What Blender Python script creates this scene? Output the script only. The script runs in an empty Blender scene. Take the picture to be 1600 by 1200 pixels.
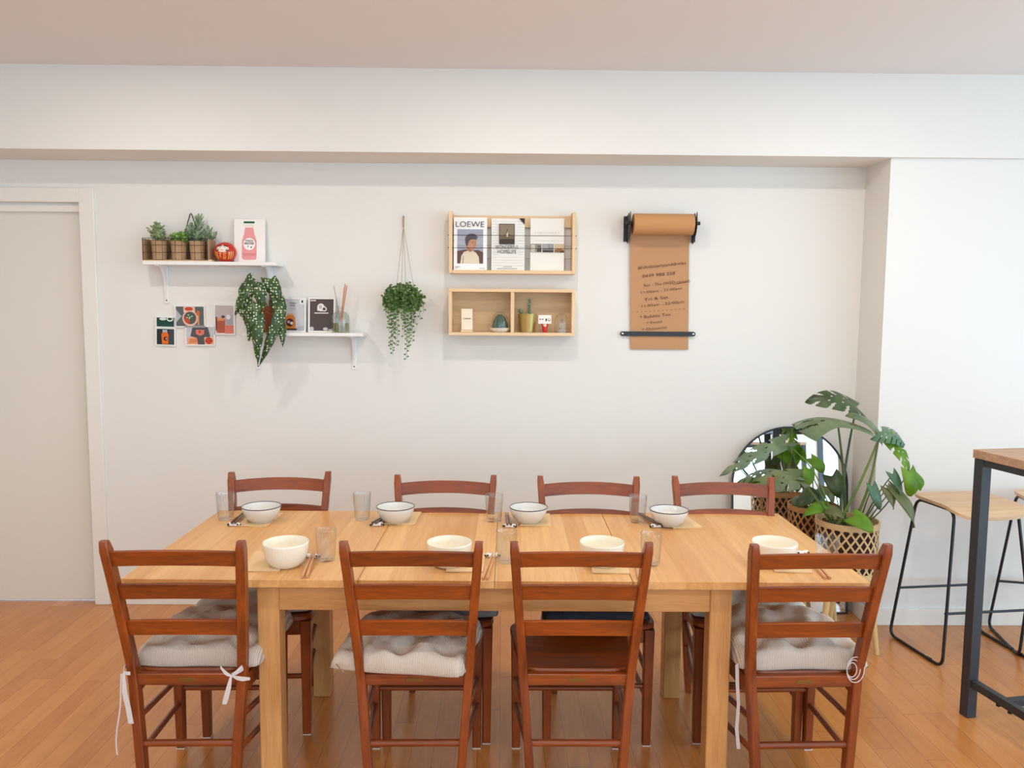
import bpy, bmesh, math, random
from mathutils import Vector, Matrix, Euler
S = bpy.context.scene
C = S.collection
PI = math.pi
R = math.radians

# ------------------------------------------------------------------ camera
CAMZ = 1.5604
RT = Vector((0.99990246, -0.01197649, 0.00718529))
DN = Vector((0.00606794, -0.09085279, -0.99584585))
FW = Vector((0.01257954, 0.99579231, -0.09077126))
FPX = 1240.74
cd = bpy.data.cameras.new('camera'); cam = bpy.data.objects.new('camera', cd); C.objects.link(cam)
cd.sensor_width = 36; cd.lens = FPX / 1600 * 36; cd.clip_start = 0.05
cam.matrix_world = Matrix(((RT.x, -DN.x, -FW.x, 0), (RT.y, -DN.y, -FW.y, 0), (RT.z, -DN.z, -FW.z, CAMZ), (0, 0, 0, 1)))
S.camera = cam

def ray(u, v): return RT * ((u - 800) / FPX) + DN * ((v - 600) / FPX) + FW
def at(u, v, y):                      # point seen at pixel u,v at the depth y
    d = ray(u, v); t = y / d.y
    return Vector((0, 0, CAMZ)) + d * t
def atz(u, v, z):
    d = ray(u, v); t = (z - CAMZ) / d.z
    return Vector((0, 0, CAMZ)) + d * t

# ------------------------------------------------------------------ world, light, exposure
w = bpy.data.worlds.new('World'); S.world = w; w.use_nodes = True
nt = w.node_tree; bgn = nt.nodes['Background']
bgn.inputs[0].default_value = (0.54, 0.80, 1.0, 1); bgn.inputs[1].default_value = 5.9
S.view_settings.view_transform = 'Standard'; S.view_settings.look = 'None'
S.view_settings.gamma = 1.0; S.view_settings.use_curve_mapping = False
S.view_settings.exposure = -0.30
DOWN_W = 9.0
DOWN_COL = (1.0, 0.935, 0.845)
LIGHT_XY = [(x, y - (.07 if x > 1 and y > 2 else 0)) for y in (2.90, 1.35, -0.33, -2.0) for x in (-1.59, 0.09, 1.52, 3.3) if not (x > 3 and y > 0)]

# ------------------------------------------------------------------ materials
MATS = {}
def lin(c):
    return tuple((x / 12.92 if x <= 0.04045 else ((x + 0.055) / 1.055) ** 2.4) for x in c)
def rgb(r, g, b): return lin((r / 255, g / 255, b / 255))
def mat(name, col, rough=0.5, metal=0.0, spec=0.5, coat=0.0, sheen=0.0, bump=None):
    if name in MATS: return MATS[name]
    m = bpy.data.materials.new(name); m.use_nodes = True
    p = m.node_tree.nodes['Principled BSDF']
    p.inputs['Base Color'].default_value = (*col, 1); p.inputs['Roughness'].default_value = rough
    p.inputs['Metallic'].default_value = metal; p.inputs['Specular IOR Level'].default_value = spec
    p.inputs['Coat Weight'].default_value = coat; p.inputs['Sheen Weight'].default_value = sheen
    nt = m.node_tree
    sc, st = bump if bump else (60.0, 0.03)
    tc = nt.nodes.new('ShaderNodeTexCoord'); n = nt.nodes.new('ShaderNodeTexNoise')
    n.inputs['Scale'].default_value = sc; n.inputs['Detail'].default_value = 3
    nt.links.new(tc.outputs['Object'], n.inputs['Vector'])
    b = nt.nodes.new('ShaderNodeBump'); b.inputs['Strength'].default_value = st; b.inputs['Distance'].default_value = 0.01
    nt.links.new(n.outputs['Fac'], b.inputs['Height']); nt.links.new(b.outputs['Normal'], p.inputs['Normal'])
    MATS[name] = m
    return m
def flat(r, g, b, rough=0.6):
    return mat('print_%d_%d_%d' % (r, g, b), rgb(r, g, b), rough, spec=0.3)
class NT:
    def __init__(s, name):
        s.m = bpy.data.materials.new(name); s.m.use_nodes = True; s.t = s.m.node_tree
        s.p = s.t.nodes['Principled BSDF']; s.out = s.t.nodes['Material Output']; MATS[name] = s.m
    def n(s, typ, **kw):
        x = s.t.nodes.new(typ)
        for k, v in kw.items(): setattr(x, k, v)
        return x
    def l(s, a, b): s.t.links.new(a, b)
    def math(s, op, a, b=None, c=None):
        x = s.n('ShaderNodeMath', operation=op)
        for i, q in enumerate((a, b, c)):
            if q is None: continue
            if isinstance(q, (int, float)): x.inputs[i].default_value = q
            else: s.l(q, x.inputs[i])
        return x.outputs[0]
    def xyz(s):
        tc = s.n('ShaderNodeTexCoord'); sp = s.n('ShaderNodeSeparateXYZ'); s.l(tc.outputs['Object'], sp.inputs[0])
        return tc.outputs['Object'], sp.outputs[0], sp.outputs[1], sp.outputs[2]
    def comb(s, x, y, z):
        c = s.n('ShaderNodeCombineXYZ')
        for i, q in enumerate((x, y, z)):
            if isinstance(q, (int, float)): c.inputs[i].default_value = q
            else: s.l(q, c.inputs[i])
        return c.outputs[0]
    def noise(s, vec, scale, detail=4, rough=0.55, dist=0.0):
        x = s.n('ShaderNodeTexNoise'); s.l(vec, x.inputs['Vector']); x.inputs['Scale'].default_value = scale
        x.inputs['Detail'].default_value = detail; x.inputs['Roughness'].default_value = rough; x.inputs['Distortion'].default_value = dist
        return x.outputs['Fac']
    def white(s, vec):
        x = s.n('ShaderNodeTexWhiteNoise', noise_dimensions='3D'); s.l(vec, x.inputs['Vector']); return x.outputs['Value']
    def ramp(s, fac, stops):
        x = s.n('ShaderNodeValToRGB'); s.l(fac, x.inputs[0]); e = x.color_ramp.elements
        while len(e) < len(stops): e.new(0.5)
        for i, (p, c) in enumerate(stops): e[i].position = p; e[i].color = (*c, 1)
        return x.outputs[0]
    def mix(s, fac, a, b, blend='MIX'):
        x = s.n('ShaderNodeMix', data_type='RGBA', blend_type=blend)
        for i, q in ((0, fac), (6, a), (7, b)):
            if isinstance(q, (int, float)): x.inputs[i].default_value = q
            elif isinstance(q, tuple): x.inputs[i].default_value = (*q, 1)
            else: s.l(q, x.inputs[i])
        return x.outputs[2]
    def bump(s, h, st=0.2, d=0.002):
        b = s.n('ShaderNodeBump'); b.inputs['Strength'].default_value = st; b.inputs['Distance'].default_value = d
        s.l(h, b.inputs['Height']); s.l(b.outputs[0], s.p.inputs['Normal'])
def wood(name, c1, c2, axis='x', rough=0.4, coat=0.0, fine=1.0, contrast=1.0):
    if name in MATS: return MATS[name]
    k = NT(name)
    o, x, y, z = k.xyz()
    f = {'x': (0.06, 1, 1), 'y': (1, 0.06, 1), 'z': (1, 1, 0.06)}[axis]
    mp = k.n('ShaderNodeMapping'); k.l(o, mp.inputs['Vector']); mp.inputs['Scale'].default_value = f
    rnd = k.n('ShaderNodeObjectInfo').outputs['Random']
    mp.inputs['Location'].default_value = (0.3, 0.7, 0.1)
    n1 = k.noise(mp.outputs[0], 38 * fine, 5, 0.6, 0.6)
    n2 = k.noise(mp.outputs[0], 260 * fine, 2, 0.5)
    n3 = k.noise(o, 5, 2)
    a = k.math('ADD', k.math('MULTIPLY', n1, 0.6), k.math('ADD', k.math('MULTIPLY', n2, 0.25), k.math('MULTIPLY', n3, 0.25)))
    a = k.math('ADD', a, k.math('MULTIPLY', k.math('SUBTRACT', rnd, 0.5), 0.10))
    col = k.ramp(a, [(0.55 - 0.17 / contrast, c2), (0.55 + 0.17 / contrast, c1)])
    k.l(col, k.p.inputs['Base Color']); k.p.inputs['Roughness'].default_value = rough
    k.p.inputs['Coat Weight'].default_value = coat; k.p.inputs['Coat Roughness'].default_value = 0.2
    k.bump(n2, 0.12, 0.0006)
    return k.m
def chairwood(ax): return wood('chair_wood_' + ax, rgb(160, 74, 14), rgb(90, 36, 6), ax, 0.38, 0.10)
def oak(ax): return wood('oak_' + ax, rgb(218, 164, 102), rgb(186, 128, 70), ax, 0.42, 0.05)
def birch(ax): return wood('birch_' + ax, rgb(242, 213, 174), rgb(230, 194, 148), ax, 0.5)

def table_mat():
    k = NT('oak_table_top'); o, x, y, z = k.xyz()
    row = k.math('FLOOR', k.math('DIVIDE', x, 0.083))
    wn = k.white(k.comb(row, 3.3, 1.0))
    mp = k.n('ShaderNodeMapping'); k.l(k.comb(k.math('ADD', x, k.math('MULTIPLY', wn, 3.0)), y, z), mp.inputs['Vector']); mp.inputs['Scale'].default_value = (1, 0.05, 1)
    n1 = k.noise(mp.outputs[0], 45, 5, 0.6, 0.5); n2 = k.noise(mp.outputs[0], 300, 2)
    a = k.math('ADD', k.math('MULTIPLY', n1, 0.55), k.math('MULTIPLY', n2, 0.25))
    a = k.math('ADD', a, k.math('MULTIPLY', wn, 0.28))
    col = k.ramp(a, [(0.36, rgb(205, 148, 86)), (0.55, rgb(219, 166, 104)), (0.74, rgb(234, 187, 124))])
    k.l(col, k.p.inputs['Base Color']); k.p.inputs['Roughness'].default_value = 0.34
    k.bump(n2, 0.1, 0.0005)
    return k.m
def floor_mat():
    k = NT('plank_floor'); o, x, y, z = k.xyz()
    W, L = 0.079, 0.95
    xr = k.math('DIVIDE', x, W); row = k.math('FLOOR', xr)
    off = k.math('MULTIPLY', k.white(k.comb(row, 0.5, 0.2)), 7.0)
    yr = k.math('ADD', k.math('DIVIDE', y, L), off); colm = k.math('FLOOR', yr)
    wn = k.white(k.comb(row, colm, 0.7))
    mp = k.n('ShaderNodeMapping'); k.l(k.comb(k.math('ADD', x, k.math('MULTIPLY', wn, 5.0)), y, z), mp.inputs['Vector']); mp.inputs['Scale'].default_value = (1, 0.12, 1)
    n1 = k.noise(mp.outputs[0], 30, 5, 0.6, 0.8); n2 = k.noise(mp.outputs[0], 180, 2)
    a = k.math('ADD', k.math('MULTIPLY', n1, 0.5), k.math('ADD', k.math('MULTIPLY', n2, 0.2), k.math('MULTIPLY', wn, 0.22)))
    col = k.ramp(a, [(0.26, rgb(190, 116, 52)), (0.5, rgb(206, 134, 66)), (0.72, rgb(218, 150, 80))])
    fx = k.math('FRACT', xr); fy = k.math('FRACT', yr)
    ex = k.math('ABSOLUTE', k.math('SUBTRACT', fx, 0.5)); ey = k.math('ABSOLUTE', k.math('SUBTRACT', fy, 0.5))
    gx = k.math('GREATER_THAN', ex, 0.5 - 0.013); gy = k.math('GREATER_THAN', ey, 0.5 - 0.0012)
    g = k.math('MAXIMUM', gx, gy)
    col = k.mix(k.math('MULTIPLY', g, 0.62), col, rgb(120, 66, 32))
    k.l(col, k.p.inputs['Base Color']); k.p.inputs['Roughness'].default_value = 0.27
    k.p.inputs['Specular IOR Level'].default_value = 0.85
    k.bump(k.math('SUBTRACT', 1.0, g), 0.25, 0.001)
    return k.m
def stripe_fabric(name, a, b, scale=1250.0):
    k = NT(name); o, x, y, z = k.xyz()
    s = k.math('SINE', k.math('MULTIPLY', x, scale))
    f = k.math('MULTIPLY', k.math('ADD', s, 1.0), 0.5)
    n = k.noise(o, 60, 3)
    col = k.mix(f, a, b); col = k.mix(k.math('MULTIPLY', n, 0.25), col, tuple(q * 0.75 for q in a))
    k.l(col, k.p.inputs['Base Color']); k.p.inputs['Roughness'].default_value = 0.95
    k.p.inputs['Specular IOR Level'].default_value = 0.1
    k.bump(k.math('ADD', k.noise(o, 45, 4), k.math('MULTIPLY', f, 0.15)), 0.5, 0.006)
    return k.m
def leaf_mat(name, c1, c2, scale=30, rough=0.4, trans=0.25):
    if name in MATS: return MATS[name]
    k = NT(name); o, x, y, z = k.xyz()
    col = k.ramp(k.noise(o, scale, 3), [(0.3, c1), (0.7, c2)])
    k.l(col, k.p.inputs['Base Color']); k.p.inputs['Roughness'].default_value = rough
    if trans:
        tb = k.n('ShaderNodeBsdfTranslucent'); k.l(col, tb.inputs[0])
        mx = k.n('ShaderNodeMixShader'); mx.inputs[0].default_value = trans
        k.l(k.p.outputs[0], mx.inputs[1]); k.l(tb.outputs[0], mx.inputs[2]); k.l(mx.outputs[0], k.out.inputs[0])
    return k.m
def begonia_mat():
    k = NT('begonia_leaf'); o, x, y, z = k.xyz()
    v = k.n('ShaderNodeTexVoronoi'); k.l(o, v.inputs['Vector']); v.inputs['Scale'].default_value = 74; v.inputs['Randomness'].default_value = 0.55
    dot = k.math('LESS_THAN', v.outputs['Distance'], 0.29)
    base = k.ramp(k.noise(o, 25, 3), [(0.3, rgb(28, 52, 28)), (0.7, rgb(62, 96, 40))])
    col = k.mix(dot, base, rgb(214, 226, 190))
    k.l(col, k.p.inputs['Base Color']); k.p.inputs['Roughness'].default_value = 0.38
    return k.m
def glass_mat(name='clear_glass', tint=(0.975, 0.985, 0.985), extra=0.06, ior=1.5):
    if name in MATS: return MATS[name]
    k = NT(name); k.t.nodes.remove(k.p)
    tr = k.n('ShaderNodeBsdfTransparent'); tr.inputs[0].default_value = (*tint, 1)
    gl = k.n('ShaderNodeBsdfGlossy'); gl.inputs['Roughness'].default_value = 0.04
    ge = k.n('ShaderNodeNewGeometry'); dt = k.n('ShaderNodeVectorMath', operation='DOT_PRODUCT')
    k.l(ge.outputs['Normal'], dt.inputs[0]); k.l(ge.outputs['Incoming'], dt.inputs[1])
    c_ = k.math('SUBTRACT', 1.0, k.math('ABSOLUTE', dt.outputs['Value']))
    f = k.math('ADD', k.math('MULTIPLY', k.math('POWER', c_, 3.0), 0.8), extra)
    mx = k.n('ShaderNodeMixShader'); k.l(f, mx.inputs[0]); k.l(tr.outputs[0], mx.inputs[1]); k.l(gl.outputs[0], mx.inputs[2])
    k.l(mx.outputs[0], k.out.inputs[0])
    return k.m
def emit_mat(name, col, st):
    k = NT(name); k.t.nodes.remove(k.p); e = k.n('ShaderNodeEmission'); e.inputs[0].default_value = (*col, 1); e.inputs[1].default_value = st
    k.l(e.outputs[0], k.out.inputs[0]); return k.m

WALL = mat('wall_paint', rgb(236, 233, 227), 0.7, spec=0.3, bump=(220, 0.04))
CEIL = mat('ceiling_paint', rgb(238, 236, 235), 0.8, spec=0.2, bump=(200, 0.04))
TRIM = mat('gloss_trim_paint', rgb(240, 235, 226), 0.35)
DOORM = mat('door_paint', rgb(232, 226, 214), 0.45)
FLOOR = floor_mat(); TTOP = table_mat()
WHITE = mat('white_lacquer', rgb(243, 240, 236), 0.35)
BLACK = mat('black_metal', rgb(24, 25, 28), 0.35, 0.0, 0.5)
BLUEBLACK = mat('black_powder_coat', rgb(46, 49, 54), 0.45)
STEEL = mat('steel', rgb(200, 200, 200), 0.25, 1.0)
BRASS = mat('antique_brass', rgb(130, 100, 50), 0.45, 0.8)
CREAM = mat('cream_glaze', rgb(246, 240, 222), 0.22, coat=0.3)
GREYW = mat('pale_grey_glaze', rgb(222, 222, 218), 0.25, coat=0.3)
RIM = mat('dark_rim_glaze', rgb(70, 62, 60), 0.35)
KRAFT = mat('kraft_napkin', rgb(228, 196, 152), 0.9, spec=0.1)
KPAPER = mat('kraft_roll_paper', rgb(196, 150, 110), 0.85, spec=.15, bump=(30, .12))
INK = mat('marker_ink', rgb(92, 44, 26), 0.7)
PRINTBLACK = mat('printed_black', rgb(22, 22, 24), 0.6)
TERRA = mat('terracotta', rgb(172, 88, 54), 0.8)
GOLD = mat('brushed_gold', rgb(196, 176, 112), 0.3, 1.0)
GLASS = glass_mat()
F_STRIPE = stripe_fabric('striped_cushion_fabric', rgb(226, 212, 196), rgb(176, 160, 148))
F_GREY = stripe_fabric('grey_striped_cushion_fabric', rgb(168, 160, 156), rgb(120, 112, 112))
F_CHAR = stripe_fabric('charcoal_cushion_fabric', rgb(74, 72, 78), rgb(50, 48, 52))
F_PLAIN = mat('stone_cushion_fabric', rgb(206, 200, 190), 0.95, spec=0.1, bump=(40, 0.4))
RIBBON = mat('white_cotton_ribbon', rgb(214, 206, 204), 0.9, spec=0.1)
CORD = mat('jute_cord', rgb(170, 148, 118), 0.9)
SOIL = mat('potting_soil', rgb(50, 36, 26), 0.95, bump=(80, 0.6))

# ------------------------------------------------------------------ mesh building
class B:
    def __init__(s): s.bm = bmesh.new(); s.mi = 0
    def _f(s, vs):
        try:
            f = s.bm.faces.new(vs); f.material_index = s.mi; return f
        except ValueError: return None
    def box(s, c, sz, rot=None, bev=0.0, seg=1):
        M = Matrix.Translation(Vector(c))
        if rot is not None: M = M @ (rot if isinstance(rot, Matrix) else Euler(rot).to_matrix().to_4x4())
        M = M @ Matrix.Diagonal((*sz, 1))
        r = bmesh.ops.create_cube(s.bm, size=1.0, matrix=M)
        fs = set()
        for v in r['verts']:
            for f in v.link_faces: fs.add(f)
        for f in fs: f.material_index = s.mi
        if bev > 0:
            es = set(e for f in fs for e in f.edges)
            bmesh.ops.bevel(s.bm, geom=list(es), offset=bev, segments=seg, affect='EDGES', profile=0.6, material=-1)
        return s
    def span(s, p0, p1, bev=0.0):
        p0 = Vector(p0); p1 = Vector(p1)
        d = p1 - p0
        return s.box((p0 + p1) / 2, (abs(d.x), abs(d.y), abs(d.z)), bev=bev)
    def loft(s, secs, cap=True, closed=False):
        rows = [[s.bm.verts.new(Vector(p)) for p in q] for q in secs]; n = len(rows[0]); m = len(rows)
        for i in range(m if closed else m - 1):
            a, b = rows[i], rows[(i + 1) % m]
            for j in range(n): s._f((a[j], a[(j + 1) % n], b[(j + 1) % n], b[j]))
        if cap and not closed:
            s._f(list(reversed(rows[0]))); s._f(rows[-1])
        return s
    def tube(s, pts, r, n=8, closed=False, flat=None):
        pts = [Vector(p) for p in pts]; m = len(pts); secs = []; up = None
        for i, p in enumerate(pts):
            a = pts[(i - 1) % m] if (closed or i > 0) else p; b = pts[(i + 1) % m] if (closed or i < m - 1) else p
            t = (b - a).normalized() if (b - a).length > 1e-9 else Vector((0, 0, 1))
            if up is None:
                up = Vector((0, 0, 1)) if abs(t.z) < 0.9 else Vector((0, 1, 0))
            side = t.cross(up)
            if side.length < 1e-6: side = t.cross(Vector((1, 0, 0)))
            side.normalize(); up2 = side.cross(t).normalized(); up = up2
            rr = r[i] if isinstance(r, (list, tuple)) else r
            ry = rr if flat is None else rr * flat
            secs.append([p + side * (rr * math.cos(2 * PI * k / n)) + up2 * (ry * math.sin(2 * PI * k / n)) for k in range(n)])
        return s.loft(secs, cap=not closed, closed=closed)
    def ribbon(s, pts, w, t=0.001, dirv=(1, 0, 0)):
        d = Vector(dirv).normalized(); secs = []
        pts = [Vector(p) for p in pts]
        for i, p in enumerate(pts):
            a = pts[max(0, i - 1)]; b = pts[min(len(pts) - 1, i + 1)]; tt = (b - a).normalized()
            nn = tt.cross(d); nn = nn.normalized() if nn.length > 1e-6 else Vector((0, 1, 0))
            ww = w[i] if isinstance(w, (list, tuple)) else w
            secs.append([p - d * ww / 2 - nn * t / 2, p + d * ww / 2 - nn * t / 2, p + d * ww / 2 + nn * t / 2, p - d * ww / 2 + nn * t / 2])
        return s.loft(secs)
    def lathe(s, prof, n=32, c=(0, 0, 0), rf=None, M=None, cap=True):
        c = Vector(c); rows = []
        for (r, z) in prof:
            row = []
            for k in range(n):
                a = 2 * PI * k / n; rr = r * (rf(a, z) if rf else 1)
                p = Vector((rr * math.cos(a), rr * math.sin(a), z))
                if M is not None: p = M @ p
                row.append(s.bm.verts.new(c + p))
            rows.append(row)
        for i in range(len(rows) - 1):
            for j in range(n): s._f((rows[i][j], rows[i][(j + 1) % n], rows[i + 1][(j + 1) % n], rows[i + 1][j]))
        ring = prof[0] == prof[-1]
        if cap and not ring:
            if prof[0][0] > 1e-5: s._f(list(reversed(rows[0])))
            if prof[-1][0] > 1e-5: s._f(rows[-1])
        return s
    def prism(s, pts, ex):                       # planar polygon extruded by the vector ex
        ex = Vector(ex); a = [s.bm.verts.new(Vector(p)) for p in pts]; b = [s.bm.verts.new(Vector(p) + ex) for p in pts]; n = len(a)
        s._f(a); s._f(list(reversed(b)))
        for i in range(n): s._f((a[i], b[i], b[(i + 1) % n], a[(i + 1) % n]))
        return s
    def grid(s, nu, nv, fn, keep=None, thick=0.0):
        g = [[s.bm.verts.new(Vector(fn(i / nu, j / nv))) for j in range(nv + 1)] for i in range(nu + 1)]
        for i in range(nu):
            for j in range(nv):
                if keep and not keep((i + .5) / nu, (j + .5) / nv): continue
                s._f((g[i][j], g[i + 1][j], g[i + 1][j + 1], g[i][j + 1]))
        return s
    def sphere(s, c, r, sc=(1, 1, 1), u=16, v=10):
        M = Matrix.Translation(Vector(c)) @ Matrix.Diagonal((r * sc[0], r * sc[1], r * sc[2], 1))
        res = bmesh.ops.create_uvsphere(s.bm, u_segments=u, v_segments=v, radius=1.0, matrix=M)
        for x in res['verts']:
            for f in x.link_faces: f.material_index = s.mi
        return s
    def mesh(s, name, mats, smooth=40, solid=0.0):
        bmesh.ops.remove_doubles(s.bm, verts=s.bm.verts, dist=1e-6)
        loose = [v for v in s.bm.verts if not v.link_faces]
        if loose: bmesh.ops.delete(s.bm, geom=loose, context='VERTS')
        if solid:
            bmesh.ops.solidify(s.bm, geom=s.bm.faces[:], thickness=solid)
        bmesh.ops.recalc_face_normals(s.bm, faces=s.bm.faces)
        me = bpy.data.meshes.new(name); s.bm.to_mesh(me); s.bm.free()
        for m in (mats if isinstance(mats, (list, tuple)) else [mats]): me.materials.append(m)
        if smooth:
            me.polygons.foreach_set('use_smooth', [True] * len(me.polygons))
            try: me.set_sharp_from_angle(angle=R(smooth))
            except Exception: pass
        return me
    def done(s, name, mats, parent=None, smooth=40, solid=0.0, loc=None, rot=None):
        return link(name, s.mesh(name, mats, smooth, solid), parent, loc, rot)
def link(name, me, parent=None, loc=None, rot=None):
    o = bpy.data.objects.new(name, me); C.objects.link(o)
    if parent is not None: o.parent = parent
    if loc is not None: o.location = loc
    if rot is not None: o.rotation_euler = rot
    return o
def tag(o, label=None, cat=None, group=None, kind=None):
    if label: o['label'] = label
    if cat: o['category'] = cat
    if group: o['group'] = group
    if kind: o['kind'] = kind
    return o
def thing(name, label, cat, loc=(0, 0, 0), rot=(0, 0, 0), group=None):
    o = bpy.data.objects.new(name, None); C.objects.link(o); o.location = loc; o.rotation_euler = rot
    o.empty_display_size = 0.05
    return tag(o, label, cat, group)
def dup(root, loc, rot=(0, 0, 0), label=None, scale=None):
    r = root.copy(); C.objects.link(r); r.location = loc; r.rotation_euler = rot
    if scale: r.scale = scale
    if label: r['label'] = label
    for ch in list(root.children):
        c = ch.copy(); C.objects.link(c); c.parent = r
        for g in list(ch.children):
            d = g.copy(); C.objects.link(d); d.parent = c
    return r
def struct(name, b, m, smooth=0, parent=None):
    o = b.done(name, m, parent, smooth=smooth)
    if parent is None: tag(o, kind='structure')
    return o
def lettering(txt, size, loc, m, parent, rot=(PI / 2, 0, 0), name='lettering', align='LEFT', sx=1.0, spacing=1.0, shear=0.0, off=0.0, ex=0.0002, line=1.0):
    cu = bpy.data.curves.new(name, 'FONT'); cu.body = txt; cu.size = size; cu.align_x = align; cu.space_character = spacing
    cu.shear = shear; cu.offset = off; cu.extrude = ex; cu.resolution_u = 3; cu.space_line = line
    t = bpy.data.objects.new(name, cu); C.objects.link(t)
    dg = bpy.context.evaluated_depsgraph_get(); dg.update()
    me = bpy.data.meshes.new_from_object(t.evaluated_get(dg)); bpy.data.objects.remove(t)
    me.materials.clear(); me.materials.append(m); me.name = name
    o = link(name, me, parent, loc, rot); o.scale = (sx, 1, 1)
    return o

# ------------------------------------------------------------------ the room
YW, YC, XC = 4.12, 3.86, 1.855          # back wall, boxed-out corner and beam face, column edge
ZB, ZC = 2.305, 2.69                    # beam underside, ceiling
XL, XR, YF = -3.4, 4.3, -3.6
struct('floor', B().span((XL, YF, -0.05), (XR, YW + .1, 0)), FLOOR)
struct('ceiling', B().span((XL - .1, YF - .1, ZC), (XR + .1, YW + .1, ZC + 0.1)), CEIL)
# back wall with the sliding door opening on the left
DX1, DX0, DZ = -2.145, -3.05, 2.095     # opening
bw = B()
bw.span((DX1, YW, 0), (XC + .02, YW + .1, ZC)); bw.span((XL, YW, 0), (DX0, YW + .1, ZC)); bw.span((DX0, YW, DZ), (DX1, YW + .1, ZC))
struct('wall_back', bw, WALL)
struct('wall_corner', B().span((XC, YC, 0), (XR, YW + .1, ZB)), WALL)
struct('wall_beam', B().span((XL, YC - 0.025, ZB), (XR, YW, ZC)), WALL)
struct('wall_left', B().span((XL - .1, YF, 0), (XL, YW + .1, ZC)), WALL)
# front wall (behind the camera) with shop windows, right wall with windows
fw = B()
FWIN = [(-2.4, -0.6), (0.4, 2.1), (2.3, 4.0)]; FZ0, FZ1 = 0.35, 2.35
fw.span((XL, YF - .1, 0), (XR, YF, FZ0)); fw.span((XL, YF - .1, FZ1), (XR, YF, ZC))
xs = [XL] + [q for a in FWIN for q in a] + [XR]
for i in range(0, len(xs), 2): fw.span((xs[i], YF - .1, FZ0), (xs[i + 1], YF, FZ1))
struct('wall_front', fw, WALL)
rw = B(); RWIN = [(-2.6, -0.8), (-0.6, 1.2), (1.4, 3.1)]; RZ0, RZ1 = 0.06, 2.35
rw.span((XR, YF, 0), (XR + .1, YW + .1, RZ0)); rw.span((XR, YF, RZ1), (XR + .1, YW + .1, ZC))
ys = [YF] + [q for a in RWIN for q in a] + [YW + .1]
for i in range(0, len(ys), 2): rw.span((XR, ys[i], RZ0), (XR + .1, ys[i + 1], RZ1))
struct('wall_right', rw, WALL)
wi = 0
for (a, b) in FWIN:
    wi += 1; k = B(); y = YF - .05
    k.span((a, y - .03, FZ0), (a + .05, y + .03, FZ1)); k.span((b - .05, y - .03, FZ0), (b, y + .03, FZ1))
    k.span((a, y - .03, FZ0), (b, y + .03, FZ0 + .05)); k.span((a, y - .03, FZ1 - .05), (b, y + .03, FZ1)); k.span((a, y - .025, 1.55), (b, y + .025, 1.6))
    k.span(((a + b) / 2 - .02, y - .02, FZ0), ((a + b) / 2 + .02, y + .02, 1.55))
    struct('window_%d' % wi, k, BLUEBLACK)
for (a, b) in RWIN:
    wi += 1; k = B(); x = XR + .05
    k.span((x - .03, a, RZ0), (x + .03, a + .05, RZ1)); k.span((x - .03, b - .05, RZ0), (x + .03, b, RZ1))
    k.span((x - .03, a, RZ0), (x + .03, b, RZ0 + .05)); k.span((x - .03, a, RZ1 - .05), (x + .03, b, RZ1)); k.span((x - .025, a, 1.5), (x + .025, b, 1.55))
    struct('window_%d' % wi, k, BLUEBLACK)
# door: recessed white slab, head track and casing
d = B(); d.span((DX0, YW + .035, 0.008), (DX1, YW + .075, DZ - .03), bev=.002)
door = struct('door_1', d, DOORM)
t = B(); t.span((DX0, YW + .012, DZ - .045), (DX1, YW + .035, DZ - .012)); t.span((DX0, YW + .02, DZ - .012), (DX1, YW + .07, DZ))
struct('door_track', t, TRIM, parent=door)
t = B(); t.span((DX1, YW - .018, 0), (DX1 + .075, YW + .035, DZ + .072), bev=.003); struct('trim_1', t, TRIM)
t = B(); t.span((DX0 - .075, YW - .018, DZ), (DX1, YW + .03, DZ + .072), bev=.003); struct('trim_2', t, TRIM)
t = B(); t.span((DX0 - .075, YW - .018, 0), (DX0, YW + .035, DZ), bev=.003); struct('trim_3', t, TRIM)
struct('baseboard_back', B().span((DX1 + .075, YW - .012, 0), (XC - .012, YW, .085), bev=.002), TRIM)
struct('baseboard_corner', B().span((XC - .012, YC - .012, 0), (XR, YC, .085), bev=.002), TRIM)
struct('baseboard_column', B().span((XC - .012, YC, 0), (XC, YW - .012, .085), bev=.002), TRIM)
struct('baseboard_left', B().span((XL, YF, 0), (XL + .012, YW - .02, .085), bev=.002), TRIM)

# ceiling downlights
LM = emit_mat('lamp_disc', (1.0, 0.86, 0.7), 30.0)
for i, (x, y) in enumerate(LIGHT_XY):
    t = thing('downlight', 'round recessed white ceiling downlight out of the frame above', 'ceiling light', (x, y, ZC), group='ceiling downlights')
    B().lathe([(.062, -.004), (.062, 0), (.045, 0), (.045, -.006), (.055, -.006), (.062, -.004)], 24).done('trim_ring', WHITE, t)
    B().lathe([(0.0001, -.003), (.044, -.003), (.044, 0), (0.0001, 0)], 20).done('lens', LM, t)
    ld = bpy.data.lights.new('lamp', 'AREA'); ld.shape = 'DISK'; ld.size = .075; ld.energy = DOWN_W; ld.color = DOWN_COL
    lo = bpy.data.objects.new('lamp', ld); C.objects.link(lo); lo.parent = t; lo.location = (0, 0, -.012)
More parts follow.
